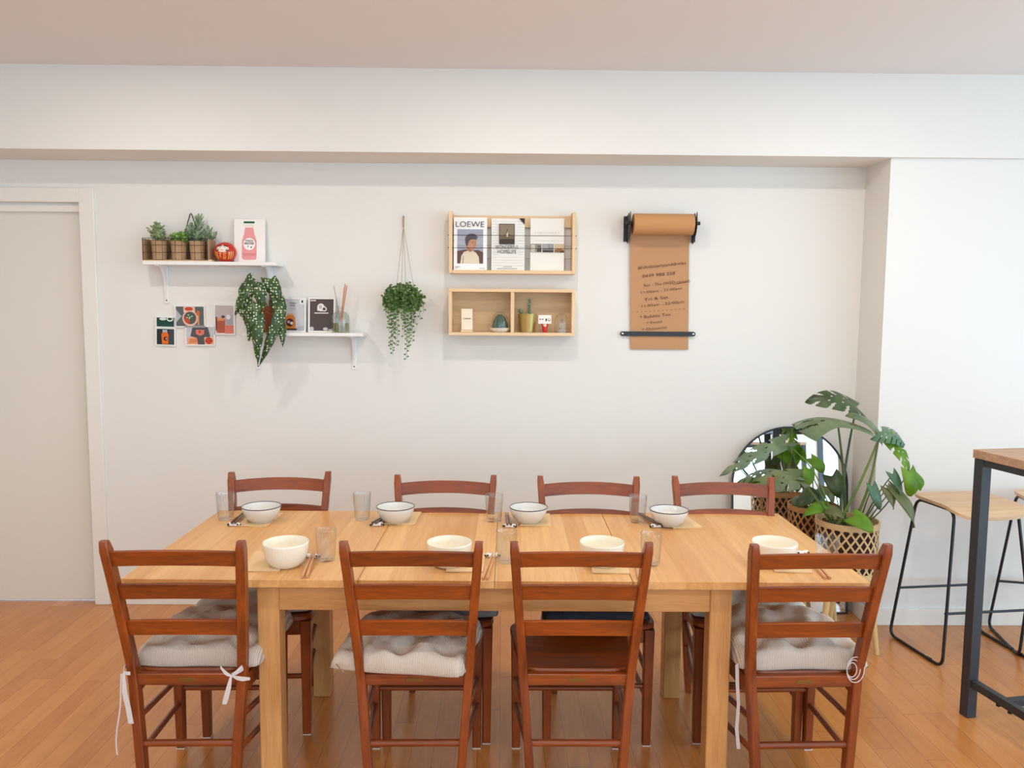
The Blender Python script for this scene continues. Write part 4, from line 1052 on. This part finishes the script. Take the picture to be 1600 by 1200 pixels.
# ------------------------------------------------------------------ display box
dbx = thing('display_box', 'pale birch two-compartment display box on the wall under the magazine rack', 'shelf', (.047, YW, 1.4395))
W_, H_ = .317, .234; T_ = .016
B().span((-W_, -.12, 0), (W_, 0, T_), bev=.001).done('bottom_panel', BI, dbx)
B().span((-W_, -.12, H_ - T_), (W_, 0, H_), bev=.001).done('top_panel', BI, dbx)
for s in (-1, 1): B().span((s * W_ - (T_ if s > 0 else 0), -.12, T_ + .0002), (s * W_ + (T_ if s < 0 else 0), 0, H_ - T_ - .0002), bev=.001).done('side_panel', BIZ, dbx)
B().span((-.006, -.119, T_), (.012, -.008, H_ - T_), bev=.001).done('divider', BIZ, dbx)
B().span((-W_ + T_, -.008, T_), (W_ - T_, -.002, H_ - T_)).done('back_panel', wood('birch_back', rgb(222, 190, 146), rgb(200, 164, 120), 'x', .5), dbx)
DZ_ = 1.4395 + T_ + .0006
# card holder
t = thing('card_stand', 'small cream card on a wooden block in the left compartment', 'card', (-.181, 4.03, DZ_), (0, 0, R(6)), None)
B().span((-.030, -.018, 0), (.030, .018, .010), bev=.001).done('wooden_block', BI, t)
b = B(); b.box((.002, 0, .064), (.056, .002, .106), rot=(R(-8), 0, 0)); b.done('card', mat('cream_card', rgb(240, 226, 200), .7), t, smooth=0)
fit_text('CERESE', .040, .0075, (-.018, -.0018, .064), PRINTBLACK, t, rot=(PI / 2 - R(8), 0, 0))
# cactus under glass dome
t = thing('cactus_cloche', 'ridged green cactus under a glass dome on a scalloped white dish', 'ornament', (-.012, 4.045, DZ_))
b = B(); b.lathe([(.0001, .002), (.030, .002), (.030, 0), (.034, 0), (.046, .010), (.051, .022), (.048, .022), (.042, .012), (.0001, .009)], 64, rf=lambda a, z: 1 + (.05 * abs(math.sin(6 * a)) if z > .008 else 0)); b.done('scalloped_dish', CREAM, t, smooth=60)
CAC = leaf_mat('cactus_skin', rgb(44, 74, 58), rgb(84, 112, 90), 60, .5, 0)
b = B(); b.lathe([(.0001, .010), (.036, .010), (.035, .030), (.030, .055), (.022, .075), (.010, .088), (.0001, .091)], 80, rf=lambda a, z: 1 + .13 * math.cos(10 * a)); b.done('cactus', CAC, t, smooth=60)
b = B(); b.lathe([(.041, .014), (.0415, .05), (.038, .075), (.028, .093), (.014, .102), (.0001, .105)], 40, cap=False); b.lathe([(.0001, .105), (.004, .107), (.0045, .111), (.0001, .114)], 12); b.done('glass_dome', GLASS, t, smooth=180)
# gold pot with two succulents
t = thing('gold_plant_pot', 'brushed gold pot of sparse green succulents in the right compartment', 'plant', (.127, 4.045, DZ_))
B().lathe([(.0001, 0), (.035, 0), (.047, .088), (.048, .094), (.044, .094), (.043, .084), (.0001, .084)], 48).done('pot', GOLD, t, smooth=40)
b = B(); rnd = random.Random(3)
gs = B(); p0 = Vector((.006, .005, .084)); p1 = Vector((.010, .004, .165)); gs.tube([p0, p1], .002, 6)
for q in range(24):
    f = .1 + .9 * q / 24; aa = q * 2.4; p = p0.lerp(p1, f); fat_leaf(b, p, (math.cos(aa), math.sin(aa), .7), (0, 0, 1), .017, .010, .004)
p0 = Vector((-.026, -.01, .084)); p1 = Vector((-.046, -.018, .112)); gs.tube([p0, p1], .002, 6)
for q in range(12):
    f = .1 + .9 * q / 12; aa = q * 2.4; p = p0.lerp(p1, f); fat_leaf(b, p, (math.cos(aa), math.sin(aa), .5), (0, 0, 1), .020, .011, .004)
for q in range(8):
    aa = q * 2.4; fat_leaf(b, (.014 * math.cos(aa), .014 * math.sin(aa), .084), (math.cos(aa), math.sin(aa), .8), (0, 0, 1), .02, .011, .004)
b.done('leaves', G_SUC3, t); gs.done('stem', G_VSTEM, t)
# red holder with a card
t = thing('card_holder', 'little red figure holding up a small white card in the right compartment', 'ornament', (.216, 4.045, DZ_))
RED = mat('red_plastic', rgb(206, 34, 24), .4)
b = B(); b.lathe([(.0001, 0), (.010, 0), (.013, .012), (.014, .028), (.010, .036), (.0001, .038)], 20); b.tube([(-.012, 0, .028), (-.016, -.002, .046)], .004, 7); b.tube([(.012, 0, .028), (.016, -.002, .046)], .004, 7); b.done('figure', RED, t)
b = B(); b.sphere((0, -.006, .034), .009, u=12, v=8); b.done('face', mat('figure_face', rgb(236, 214, 200), .5), t)
a = Art(.066, .044, -.0012); a.b.span((0, -.001, 0), (.066, 0, .044)); a.mats.append(PAPERW); a.rect(.56, .3, .66, .6, PRINTBLACK); a.ell(.83, .47, .1, .17, PRINTBLACK); a.ell(.83, .5, .07, .12, PAPERW); a.rect(.1, .45, .2, .58, flat(110, 100, 100)); a.rect(.28, .45, .38, .58, flat(110, 100, 100)); a.done('card', t, (-.034, -.006, .044))
# empty dome
t = thing('glass_cloche', 'small empty glass dome at the right end of the display box', 'ornament', (.300, 4.045, DZ_))
b = B(); b.lathe([(.037, .001), (.0375, .05), (.034, .075), (.024, .090), (.011, .096), (.0001, .098)], 40, cap=False); b.done('glass_dome', GLASS, t, smooth=180)
b = B(); b.lathe([(.0001, 0), (.034, 0), (.034, .003), (.0001, .003)], 30); b.tube([(0, 0, .003), (0, 0, .05), (.004, 0, .06)], .0016, 6); b.sphere((.004, 0, .063), .005, u=10, v=6); b.sphere((-.006, .003, .02), .006, u=10, v=6); b.done('ornament_stem', mat('pale_pewter', rgb(170, 160, 150), .4, .5), t)

# ------------------------------------------------------------------ kraft roll dispenser
kr = thing('paper_roll_dispenser', 'brown kraft paper roll on black wall brackets with handwritten opening hours', 'paper roll', (.803, YW, 2.0))
BK = mat('satin_black_steel', rgb(44, 44, 46), .4, .3)
for s, x in ((-1, -.165), (1, .165)):
    b = B(); b.prism([(x, 0, .052), (x, -.060, .062), (x, -.085, .030), (x, -.100, .064), (x, -.108, .056), (x, -.112, -.006), (x, -.095, -.040), (x, -.030, -.090), (x, 0, -.080)], (.003 * s, 0, 0))
    b.span((x - (.0 if s > 0 else .02), -.003, -.078), (x + (.02 if s > 0 else .0), 0, .050))
    b.done('bracket', BK, kr, smooth=0)
B().tube([(-.186, -.088, .008), (.186, -.088, .008)], .009, 14).done('rod', BK, kr)
B().tube([(-.150, -.088, .002), (.150, -.088, .002)], .052, 40).done('roll', mat('kraft_roll', rgb(200, 148, 100), .8, spec=.15), kr, smooth=30)
b = B(); pts = [(0, -.040, .010), (0, -.034, -.03), (0, -.020, -.07)] + [(0, -.008 - .006 * (1 - k / 14), -.10 - .53 * k / 14) for k in range(15)]
b.ribbon([(p[0] - .002 + .014 * min(1, max(0, (-p[2]) / .63)), p[1], p[2]) for p in pts], .302, .0006, (1, 0, .0)); sh = b.done('paper_sheet', KPAPER, kr, smooth=60)
b = B(); n = 10; pl = []
for k in range(n + 1):
    a_ = PI / 2 + PI * k / n; pl.append((-.182 + .012 * math.cos(a_), -.016, -.549 + .012 * math.sin(a_)))
for k in range(n + 1):
    a_ = -PI / 2 + PI * k / n; pl.append((.185 + .012 * math.cos(a_), -.016, -.549 + .012 * math.sin(a_)))
b.prism(pl, (0, .003, 0)); br = b.done('holding_bar', BK, kr, smooth=0)
for x in (-.182, .185):
    b = B(); b.lathe([(.0055, -.001), (.0055, .0015), (.003, .003), (.0001, .003)], 12, M=Matrix.Rotation(PI / 2, 3, 'X')); b.done('screw', STEEL, br, loc=(x, -.0165, -.549))
    B().tube([(x, -.013, -.549), (x, 0, -.549)], .005, 8).done('spacer', BK, br)
def hand(txt, u0, v0, u1, v1, h, wob=True):
    p0 = at(u0, v0, YW - .016) - Vector((.803, YW, 2.0)); p1 = at(u1, v1, YW - .016) - Vector((.803, YW, 2.0))
    ang = math.atan2(p1.z - p0.z, p1.x - p0.x); w_ = math.hypot(p1.x - p0.x, p1.z - p0.z)
    return fit_text(txt, w_, h, (p0.x, -.0155, p0.z), INK, kr, off=-.0002, name='handwriting', rot=(PI / 2, -ang, 0))
for args in (('#hihidesertsanddrinks', 997, 421, 1072, 413, .0175), ('0449 988 258', 1004, 434, 1055, 429, .0165), ('Sun - Thu (WED-closed)', 1006, 448, 1078, 441, .0155), ('11:00am - 21:00pm', 1002, 459, 1066, 452, .0135), ('Fri & Sat.', 1009, 470, 1046, 466, .0160), ('11:00am - 22:00pm', 1003, 480.5, 1069, 473, .0145), ('- - - - - - - - - - - -', 995, 489, 1070, 484, .016), ('* Bubble Tea', 1000, 498, 1048, 493, .0150), ('* Food', 1010, 507, 1034, 504, .0140), ('* Desserts', 1003, 517, 1042, 513, .0145)):
    hand(*args)
p0 = at(1053, 444.5, YW - .0165) - Vector((.803, YW, 2)); p1 = at(1074, 440.5, YW - .0165) - Vector((.803, YW, 2))
B().tube([p0, p1], .0008, 4).done('handwriting', INK, kr)

# ------------------------------------------------------------------ arched mirror
MX0, MX1 = 1.203, 1.812; MR = (MX1 - MX0) / 2; MH = .978; lean = math.atan2(.095, MH)
mi = thing('arched_mirror', 'tall arched mirror in a thin black frame leaning on the wall behind the plants', 'mirror', ((MX0 + MX1) / 2, 3.998, 0.0), (-lean, 0, 0))
def arch(r, z0, n=40):
    zc = MH - MR; return [(-r, z0)] + [(-r * math.cos(PI * k / n), zc + r * math.sin(PI * k / n)) for k in range(n + 1)] + [(r, z0)]
o_, i_ = arch(MR, 0), arch(MR - .008, .008)
b = B(); secs = []
rows = [[b.bm.verts.new((x, y, z)) for x, z in pl] for (pl, y) in ((o_, 0), (o_, .018), (i_, .018), (i_, 0))]
n = len(o_)
for a_ in range(4):
    r0, r1 = rows[a_], rows[(a_ + 1) % 4]
    for k in range(n): b._f((r0[k], r0[(k + 1) % n], r1[(k + 1) % n], r1[k]))
b.done('frame', BLACK, mi, smooth=30)
b = B(); b.prism([(x, .008, z) for x, z in arch(MR - .0082, .0082)], (0, .004, 0)); b.done('mirror_glass', mat('silvered_glass', (.93, .95, .95), .01, 1.0, bump=(1, 0.0)), mi, smooth=0)

# ------------------------------------------------------------------ baskets and monsteras
CANE = mat('bamboo_cane', rgb(216, 180, 130), .6); CANED = mat('brown_bamboo_cane', rgb(178, 128, 74), .6); PLEG = mat('pale_wood_leg', rgb(214, 180, 122), .5); INNER = mat('dark_inner_pot', rgb(60, 34, 22), .7)
def basket(x, y, ztop, r, h, m, label, rot0):
    t = thing('basket_planter', label, 'plant stand', (x, y, 0), (0, 0, rot0), 'woven bamboo planters on legs')
    z0 = ztop - h; b = B(); N = 22
    for sgn in (-1, 1):
        for k in range(N):
            secs = []; rr = r * (1 + .004 * sgn)
            for q in range(9):
                f = q / 8; a = 2 * PI * k / N + sgn * f * 1.05; z = z0 + .02 + f * (h - .045)
                wv = .012; pts = []
                for (da, dz) in ((-1, 0), (1, 0)):
                    aa = a + da * wv / r * .42; pts.append(Vector((rr * math.cos(aa), rr * math.sin(aa), z)))
                pts += [p * 1 + Vector((-math.cos(a) * .0015, -math.sin(a) * .0015, 0)) for p in reversed(pts)]
                secs.append(pts)
            b.loft(secs)
    b.done('woven_wall', m, t, smooth=0)
    for (za, zb) in ((z0, z0 + .024), (ztop - .026, ztop)):
        b = B(); b.lathe([(r - .004, za), (r + .003, za), (r + .004, (za + zb) / 2), (r + .003, zb), (r - .004, zb), (r - .004, za)], 48); b.done('rim_band', m, t, smooth=40)
    b = B(); b.lathe([(.0001, z0 + .004), (r - .03, z0 + .004), (r - .014, ztop - .035), (r - .018, ztop - .035), (.0001, ztop - .05)], 36); b.done('inner_pot', INNER, t)
    b = B(); b.lathe([(.0001, z0), (r - .006, z0), (r - .006, z0 + .004), (.0001, z0 + .004)], 36); b.done('base', m, t)
    for k in range(3):
        a = 2 * PI * k / 3 + PI / 2; c, s = math.cos(a), math.sin(a)
        b = B(); b.tube([(c * (r - .035), s * (r - .035), z0 + .001), (c * (r + .015), s * (r + .015), 0.0015)], [.017, .011], 12); b.done('leg', PLEG, t)
    return t
basket(1.600, 3.58, .617, .137, .25, CANE, 'front woven bamboo planter, taller lattice basket on pale legs beside the table', 0)
basket(1.545, 3.845, .622, .118, .25, CANED, 'back woven bamboo planter, browner basket on pale legs near the mirror', R(25))
G1 = leaf_mat('monstera_dark', rgb(56, 76, 44), rgb(92, 112, 66), 12, .35, .2)
G2 = leaf_mat('monstera_grey', rgb(92, 112, 80), rgb(130, 148, 110), 12, .4, .2)
G3 = leaf_mat('monstera_bright', rgb(104, 156, 32), rgb(146, 190, 60), 14, .4, .45)
G4 = leaf_mat('monstera_teal', rgb(74, 124, 100), rgb(110, 150, 116), 14, .35, .2)
G5 = leaf_mat('monstera_olive', rgb(92, 104, 58), rgb(126, 132, 84), 14, .4, .2)
PST = leaf_mat('monstera_stalk', rgb(88, 118, 52), rgb(130, 150, 74), 8, .45, 0)
PSTD = leaf_mat('monstera_stalk_dark', rgb(50, 78, 50), rgb(84, 104, 60), 8, .45, 0)
def monstera(b, base, tip, nrm, W, nl=6, split=True, curl=.15, cup=.12, seed=0):
    base = Vector(base); tip = Vector(tip); L = (tip - base).length; d, s, n = basis(tip - base, nrm)
    rnd = random.Random(seed); ph = rnd.random() * 6
    def fn(u, v):
        q = 2 * v - 1; aq = abs(q)
        w = W / 2 * (math.sin(PI * (.20 + .80 * u) ** .80) ** .75 if u < 1 else 0)
        along = L * u + L * (-.22 * (1 - u) ** 2 * aq + .16 * aq * aq * u * (1 - u) * 2)
        return base + d * along + s * (q * w) + n * (curl * L * (math.sin(PI * u) * .8 - u * u * .9) - cup * W * q * q + .008 * math.sin(5 * u + ph) * q)
    def keep(u, v):
        if not split: return True
        q = 2 * v - 1; aq = abs(q)
        x = (u * nl + (.25 if q < 0 else .0) - aq * .35) % 1.0
        if aq > .42 and u > .10 and u < .94 and x < .24 * min(1, (aq - .42) / .25 + .4): return False
        if .16 < aq < .27 and .45 < x < .62 and .2 < u < .8: return False
        return True
    b.grid(52 if split else 16, 34 if split else 10, fn, keep)
def curve(p0, p1, bend, n=10):
    p0 = Vector(p0); p1 = Vector(p1); return [p0.lerp(p1, k / n) + Vector(bend) * math.sin(PI * k / n) for k in range(n + 1)]
def plant(name, label, org, zsoil, leaves):
    t = thing(name, label, 'plant', org, group=None); O = Vector(org)
    b = B(); b.lathe([(.0001, 0), (.095 if org[1] < 3.7 else .08, 0), (.0001, .012)], 24); b.done('soil', SOIL, t)
    for i, L in enumerate(leaves):
        (u0, v0, y0), (u1, v1, y1), W, nr, m, split, root, bend, sm = L
        A0 = at(u0, v0, y0) - O; A1 = at(u1, v1, y1) - O
        b = B(); monstera(b, A0, A1, nr, W, 6 if W > .15 else 4, split, seed=i); b.done('leaf', m, t, smooth=180, solid=.0007)
        if root is not None:
            r0 = Vector(root)
            b = B(); pts = curve(r0, A0, bend); rad = .0065 if W > .12 else .0028
            b.tube(pts, [rad * (1.25 - .55 * k / 10) for k in range(11)], 8); b.done('stem', sm, t)
    return t
ZS1 = .617 - .052
plant('monstera', 'large monstera with split leaves rising from the front woven planter', (1.600, 3.58, ZS1), 0, [
    ((1310, 668, 3.50), (1262, 652, 3.78), .33, (.0, -.16, 1), G2, True, (-.01, .0, 0), (.01, 0, 0), PSTD),
    ((1338, 636, 3.72), (1268, 618, 3.66), .13, (.05, -.8, .8), G1, True, (-.03, .02, 0), (-.01, 0, 0), PSTD),
    ((1374, 677, 3.56), (1332, 640, 3.58), .13, (.5, -.45, .9), G2, False, (.02, .01, 0), (.02, 0, -.02), PST),
    ((1378, 674, 3.50), (1416, 690, 3.44), .16, (-.1, -.25, 1), G4, True, (-.07, -.03, .01), (.0, 0, -.03), PST),
    ((1392, 688, 3.46), (1427, 742, 3.40), .07, (.3, -1, .2), G3, True, None, (0, 0, 0), PST),
    ((1421, 736, 3.40), (1428, 776, 3.38), .085, (.2, -1, .1), G3, False, (.06, -.02, .02), (.0, 0, -.03), PSTD),
    ((1430, 740, 3.41), (1443, 766, 3.40), .05, (.6, -1, .2), G3, False, None, (0, 0, 0), PST),
    ((1225, 692, 3.62), (1131, 737, 3.50), .078, (.3, -.7, .6), G2, True, (-.05, .0, 0), (.02, 0, .06), PST),
    ((1240, 742, 3.56), (1154, 741, 3.62), .17, (.0, -.02, 1), G2, True, (-.06, -.02, 0), (.0, 0, .03), PST),
    ((1247, 748, 3.50), (1168, 762, 3.42), .10, (.05, -.9, .5), G5, True, (-.06, -.03, 0), (.0, 0, .03), PSTD),
    ((1264, 733, 3.62), (1262, 760, 3.60), .065, (.0, -1, .1), G3, False, (-.03, .02, 0), (.0, 0, 0), PST),
    ((1300, 744, 3.66), (1318, 780, 3.62), .085, (-.3, -1, .2), G1, False, (.0, .04, 0), (.0, 0, 0), PSTD),
    ((1363, 760, 3.46), (1376, 798, 3.44), .045, (-.3, -1, .2), G4, False, (.05, .0, 0), (.0, 0, .01), PSTD),
    ((1395, 741, 3.44), (1413, 777, 3.42), .042, (.1, -1, .3), G4, False, (.06, .01, 0), (.0, 0, .02), PSTD),
    ((1386, 763, 3.44), (1400, 796, 3.42), .045, (.2, -1, .2), G5, False, (.05, -.01, 0), (.0, 0, .01), PSTD),
    ((1395, 764, 3.44), (1437, 822, 3.40), .055, (.6, -.9, .3), G5, False, (.06, -.02, 0), (.0, 0, .01), PSTD),
    ((1333, 806, 3.42), (1366, 827, 3.36), .095, (-.1, -.7, .8), G3, False, (.03, -.05, 0), (.0, 0, .03), PST),
    ((1290, 790, 3.58), (1258, 802, 3.50), .06, (0, -.6, .8), G3, False, (-.04, .0, 0), (.0, 0, .01), PST),
    ((1296, 795, 3.52), (1320, 808, 3.46), .06, (0, -.6, .8), G5, False, (-.02, .0, 0), (.0, 0, .02), PST)])
plant('philodendron', 'small leafy plant in the back woven planter before the mirror', (1.545, 3.845, .622 - .052), 0, [
    ((1268, 770, 3.80), (1248, 790, 3.76), .07, (0, -.7, .7), G1, False, (-.02, .0, 0), (.0, 0, .02), PSTD),
    ((1256, 778, 3.82), (1238, 786, 3.80), .06, (-.3, -.6, .7), G2, False, (-.03, .0, 0), (.0, 0, .02), PSTD),
    ((1275, 765, 3.84), (1284, 790, 3.78), .07, (.2, -.8, .6), G1, False, (.0, .0, 0), (.0, 0, .02), PSTD),
    ((1262, 740, 3.86), (1240, 752, 3.84), .07, (-.2, -.6, .8), G5, False, (-.01, .01, 0), (.0, 0, .01), PSTD),
    ((1292, 760, 3.86), (1304, 786, 3.82), .07, (.3, -.8, .6), G5, False, (.02, .0, 0), (.0, 0, .02), PSTD),
    ((1268, 716, 3.88), (1290, 735, 3.84), .075, (.1, -.8, .6), G3, False, (.01, .01, 0), (.0, 0, .01), PSTD)])

# ------------------------------------------------------------------ bar table and stools
BR = R(9.7)
btab = thing('bar_table', 'tall narrow bar table with brown wood top and black steel legs', 'table', (1.800, 2.975, 0), (0, 0, BR))
LNG, DEP = 1.2, .41; HT = 1.05; lg = .042
B().span((0, -DEP, HT - .032), (LNG, 0, HT), bev=.001).done('tabletop', wood('rustic_brown_top', rgb(204, 166, 134), rgb(160, 122, 94), 'x', .5), btab)
for x in (.004, LNG - .004 - lg):
    for y in (-.004 - lg, -DEP + .004):
        B().span((x, y, 0), (x + lg, y + lg, HT - .0325), bev=.002).done('leg', BLUEBLACK, btab, smooth=30)
    B().span((x + .004, -DEP + .046, HT - .058), (x + lg - .004, -.046, HT - .0325)).done('top_rail', BLUEBLACK, btab)
    sr = B().span((x + .008, -DEP + .046, .125), (x + lg - .008, -.046, .155)).done('side_rail', BLUEBLACK, btab)
    for dy in (-.17, -.225): B().tube([(x + .021, dy, .112), (x + .021, dy, .126)], .008, 8).done('bolt', BLACK, sr)
for y in (-.030, -DEP + .010): B().span((.046, y, HT - .058), (LNG - .046, y + .02, HT - .0325)).done('top_rail', BLUEBLACK, btab)
fr = B().span((.038, -.215, .128), (LNG - .038, -.185, .152)).done('foot_rail', BLUEBLACK, btab)
B().tube([(.10, -.2155, .14), (.10, -.2185, .14)], .006, 10).done('bolt', STEEL, fr)
dup(btab, (2.35, -.9, 0), (0, 0, R(-4)), 'second tall bar table near the shop windows, seen only in the mirror')

def rounded(pts, r, n=5):
    out = []; m = len(pts); pts = [Vector(p) for p in pts]
    for i in range(m):
        p, a, c = pts[i], pts[i - 1], pts[(i + 1) % m]
        d0 = (a - p).normalized(); d1 = (c - p).normalized(); rr = min(r, (a - p).length * .45, (c - p).length * .45)
        s0 = p + d0 * rr; s1 = p + d1 * rr
        for k in range(n + 1):
            t = k / n; out.append(s0 * (1 - t) ** 2 + p * 2 * t * (1 - t) + s1 * t * t)
    return out
ROD = mat('black_rod', rgb(20, 20, 22), .4)
def stool(loc, rz, label):
    t = thing('bar_stool', label, 'stool', loc, (0, 0, rz), 'wooden-seat bar stools')
    SH = .690
    for s in (-1, 1):
        b = B(); pts = rounded([(s * .155, -.115, SH), (s * .165, .135, SH), (s * .235, .185, .007), (s * .225, -.185, .007)], .045)
        b.tube(pts, .0070, 8, closed=True); b.done('side_frame', ROD, t, smooth=60)
        b = B(); b.tube([(s * .227, -.110, .0072), (s * .228, -.085, .0072)], .0095, 8); b.done('floor_glide', BLACK, t)
    f = lambda y, z: .155 + (.235 - .155) * (1 - z / SH)
    B().tube([(-f(0, .24), -.160, .24), (f(0, .24), -.160, .24)], .0062, 8).done('foot_rest', ROD, t)
    B().tube([(-f(0, .24), .166, .245), (f(0, .24), .166, .245)], .0062, 8).done('foot_rest', ROD, t)
    b = B()
    def top(u, v):
        x = -1 + 2 * u; y = -1 + 2 * v; e = 5
        r = (abs(x) ** e + abs(y) ** e) ** (1 / e); k = max(abs(x), abs(y)); k = k / r if r > 1e-6 else 1
        X_, Y_ = x * k * .185, y * k * .178
        z = .004 - .004 * math.cos(x * PI / 2)
        yy = -Y_ - .075
        if yy > 0: z -= .034 * (yy / .103) ** 1.7
        return Vector((X_, Y_, SH + .012 + z))
    n = 20
    g = [[b.bm.verts.new(top(i / n, j / n) + Vector((0, 0, .007))) for j in range(n + 1)] for i in range(n + 1)]
    h = [[b.bm.verts.new(top(i / n, j / n) - Vector((0, 0, .007))) for j in range(n + 1)] for i in range(n + 1)]
    for i in range(n):
        for j in range(n):
            b._f((g[i][j], g[i + 1][j], g[i + 1][j + 1], g[i][j + 1])); b._f((h[i][j], h[i][j + 1], h[i + 1][j + 1], h[i + 1][j]))
    bd = [(i, 0) for i in range(n)] + [(n, j) for j in range(n)] + [(i, n) for i in range(n, 0, -1)] + [(0, j) for j in range(n, 0, -1)]
    for k in range(len(bd)):
        p, q = bd[k], bd[(k + 1) % len(bd)]; b._f((g[p[0]][p[1]], h[p[0]][p[1]], h[q[0]][q[1]], g[q[0]][q[1]]))
    b.done('seat', wood('ash_seat', rgb(232, 198, 158), rgb(206, 164, 120), 'x', .45, fine=.6), t, smooth=50)
    return t
st = stool((2.155, 3.572, 0), R(7), 'wooden-seat bar stool on black rods, left of the two at the wall')
dup(st, (2.635, 3.60, 0), (0, 0, R(-14)), 'wooden-seat bar stool cut by the right edge of the frame')
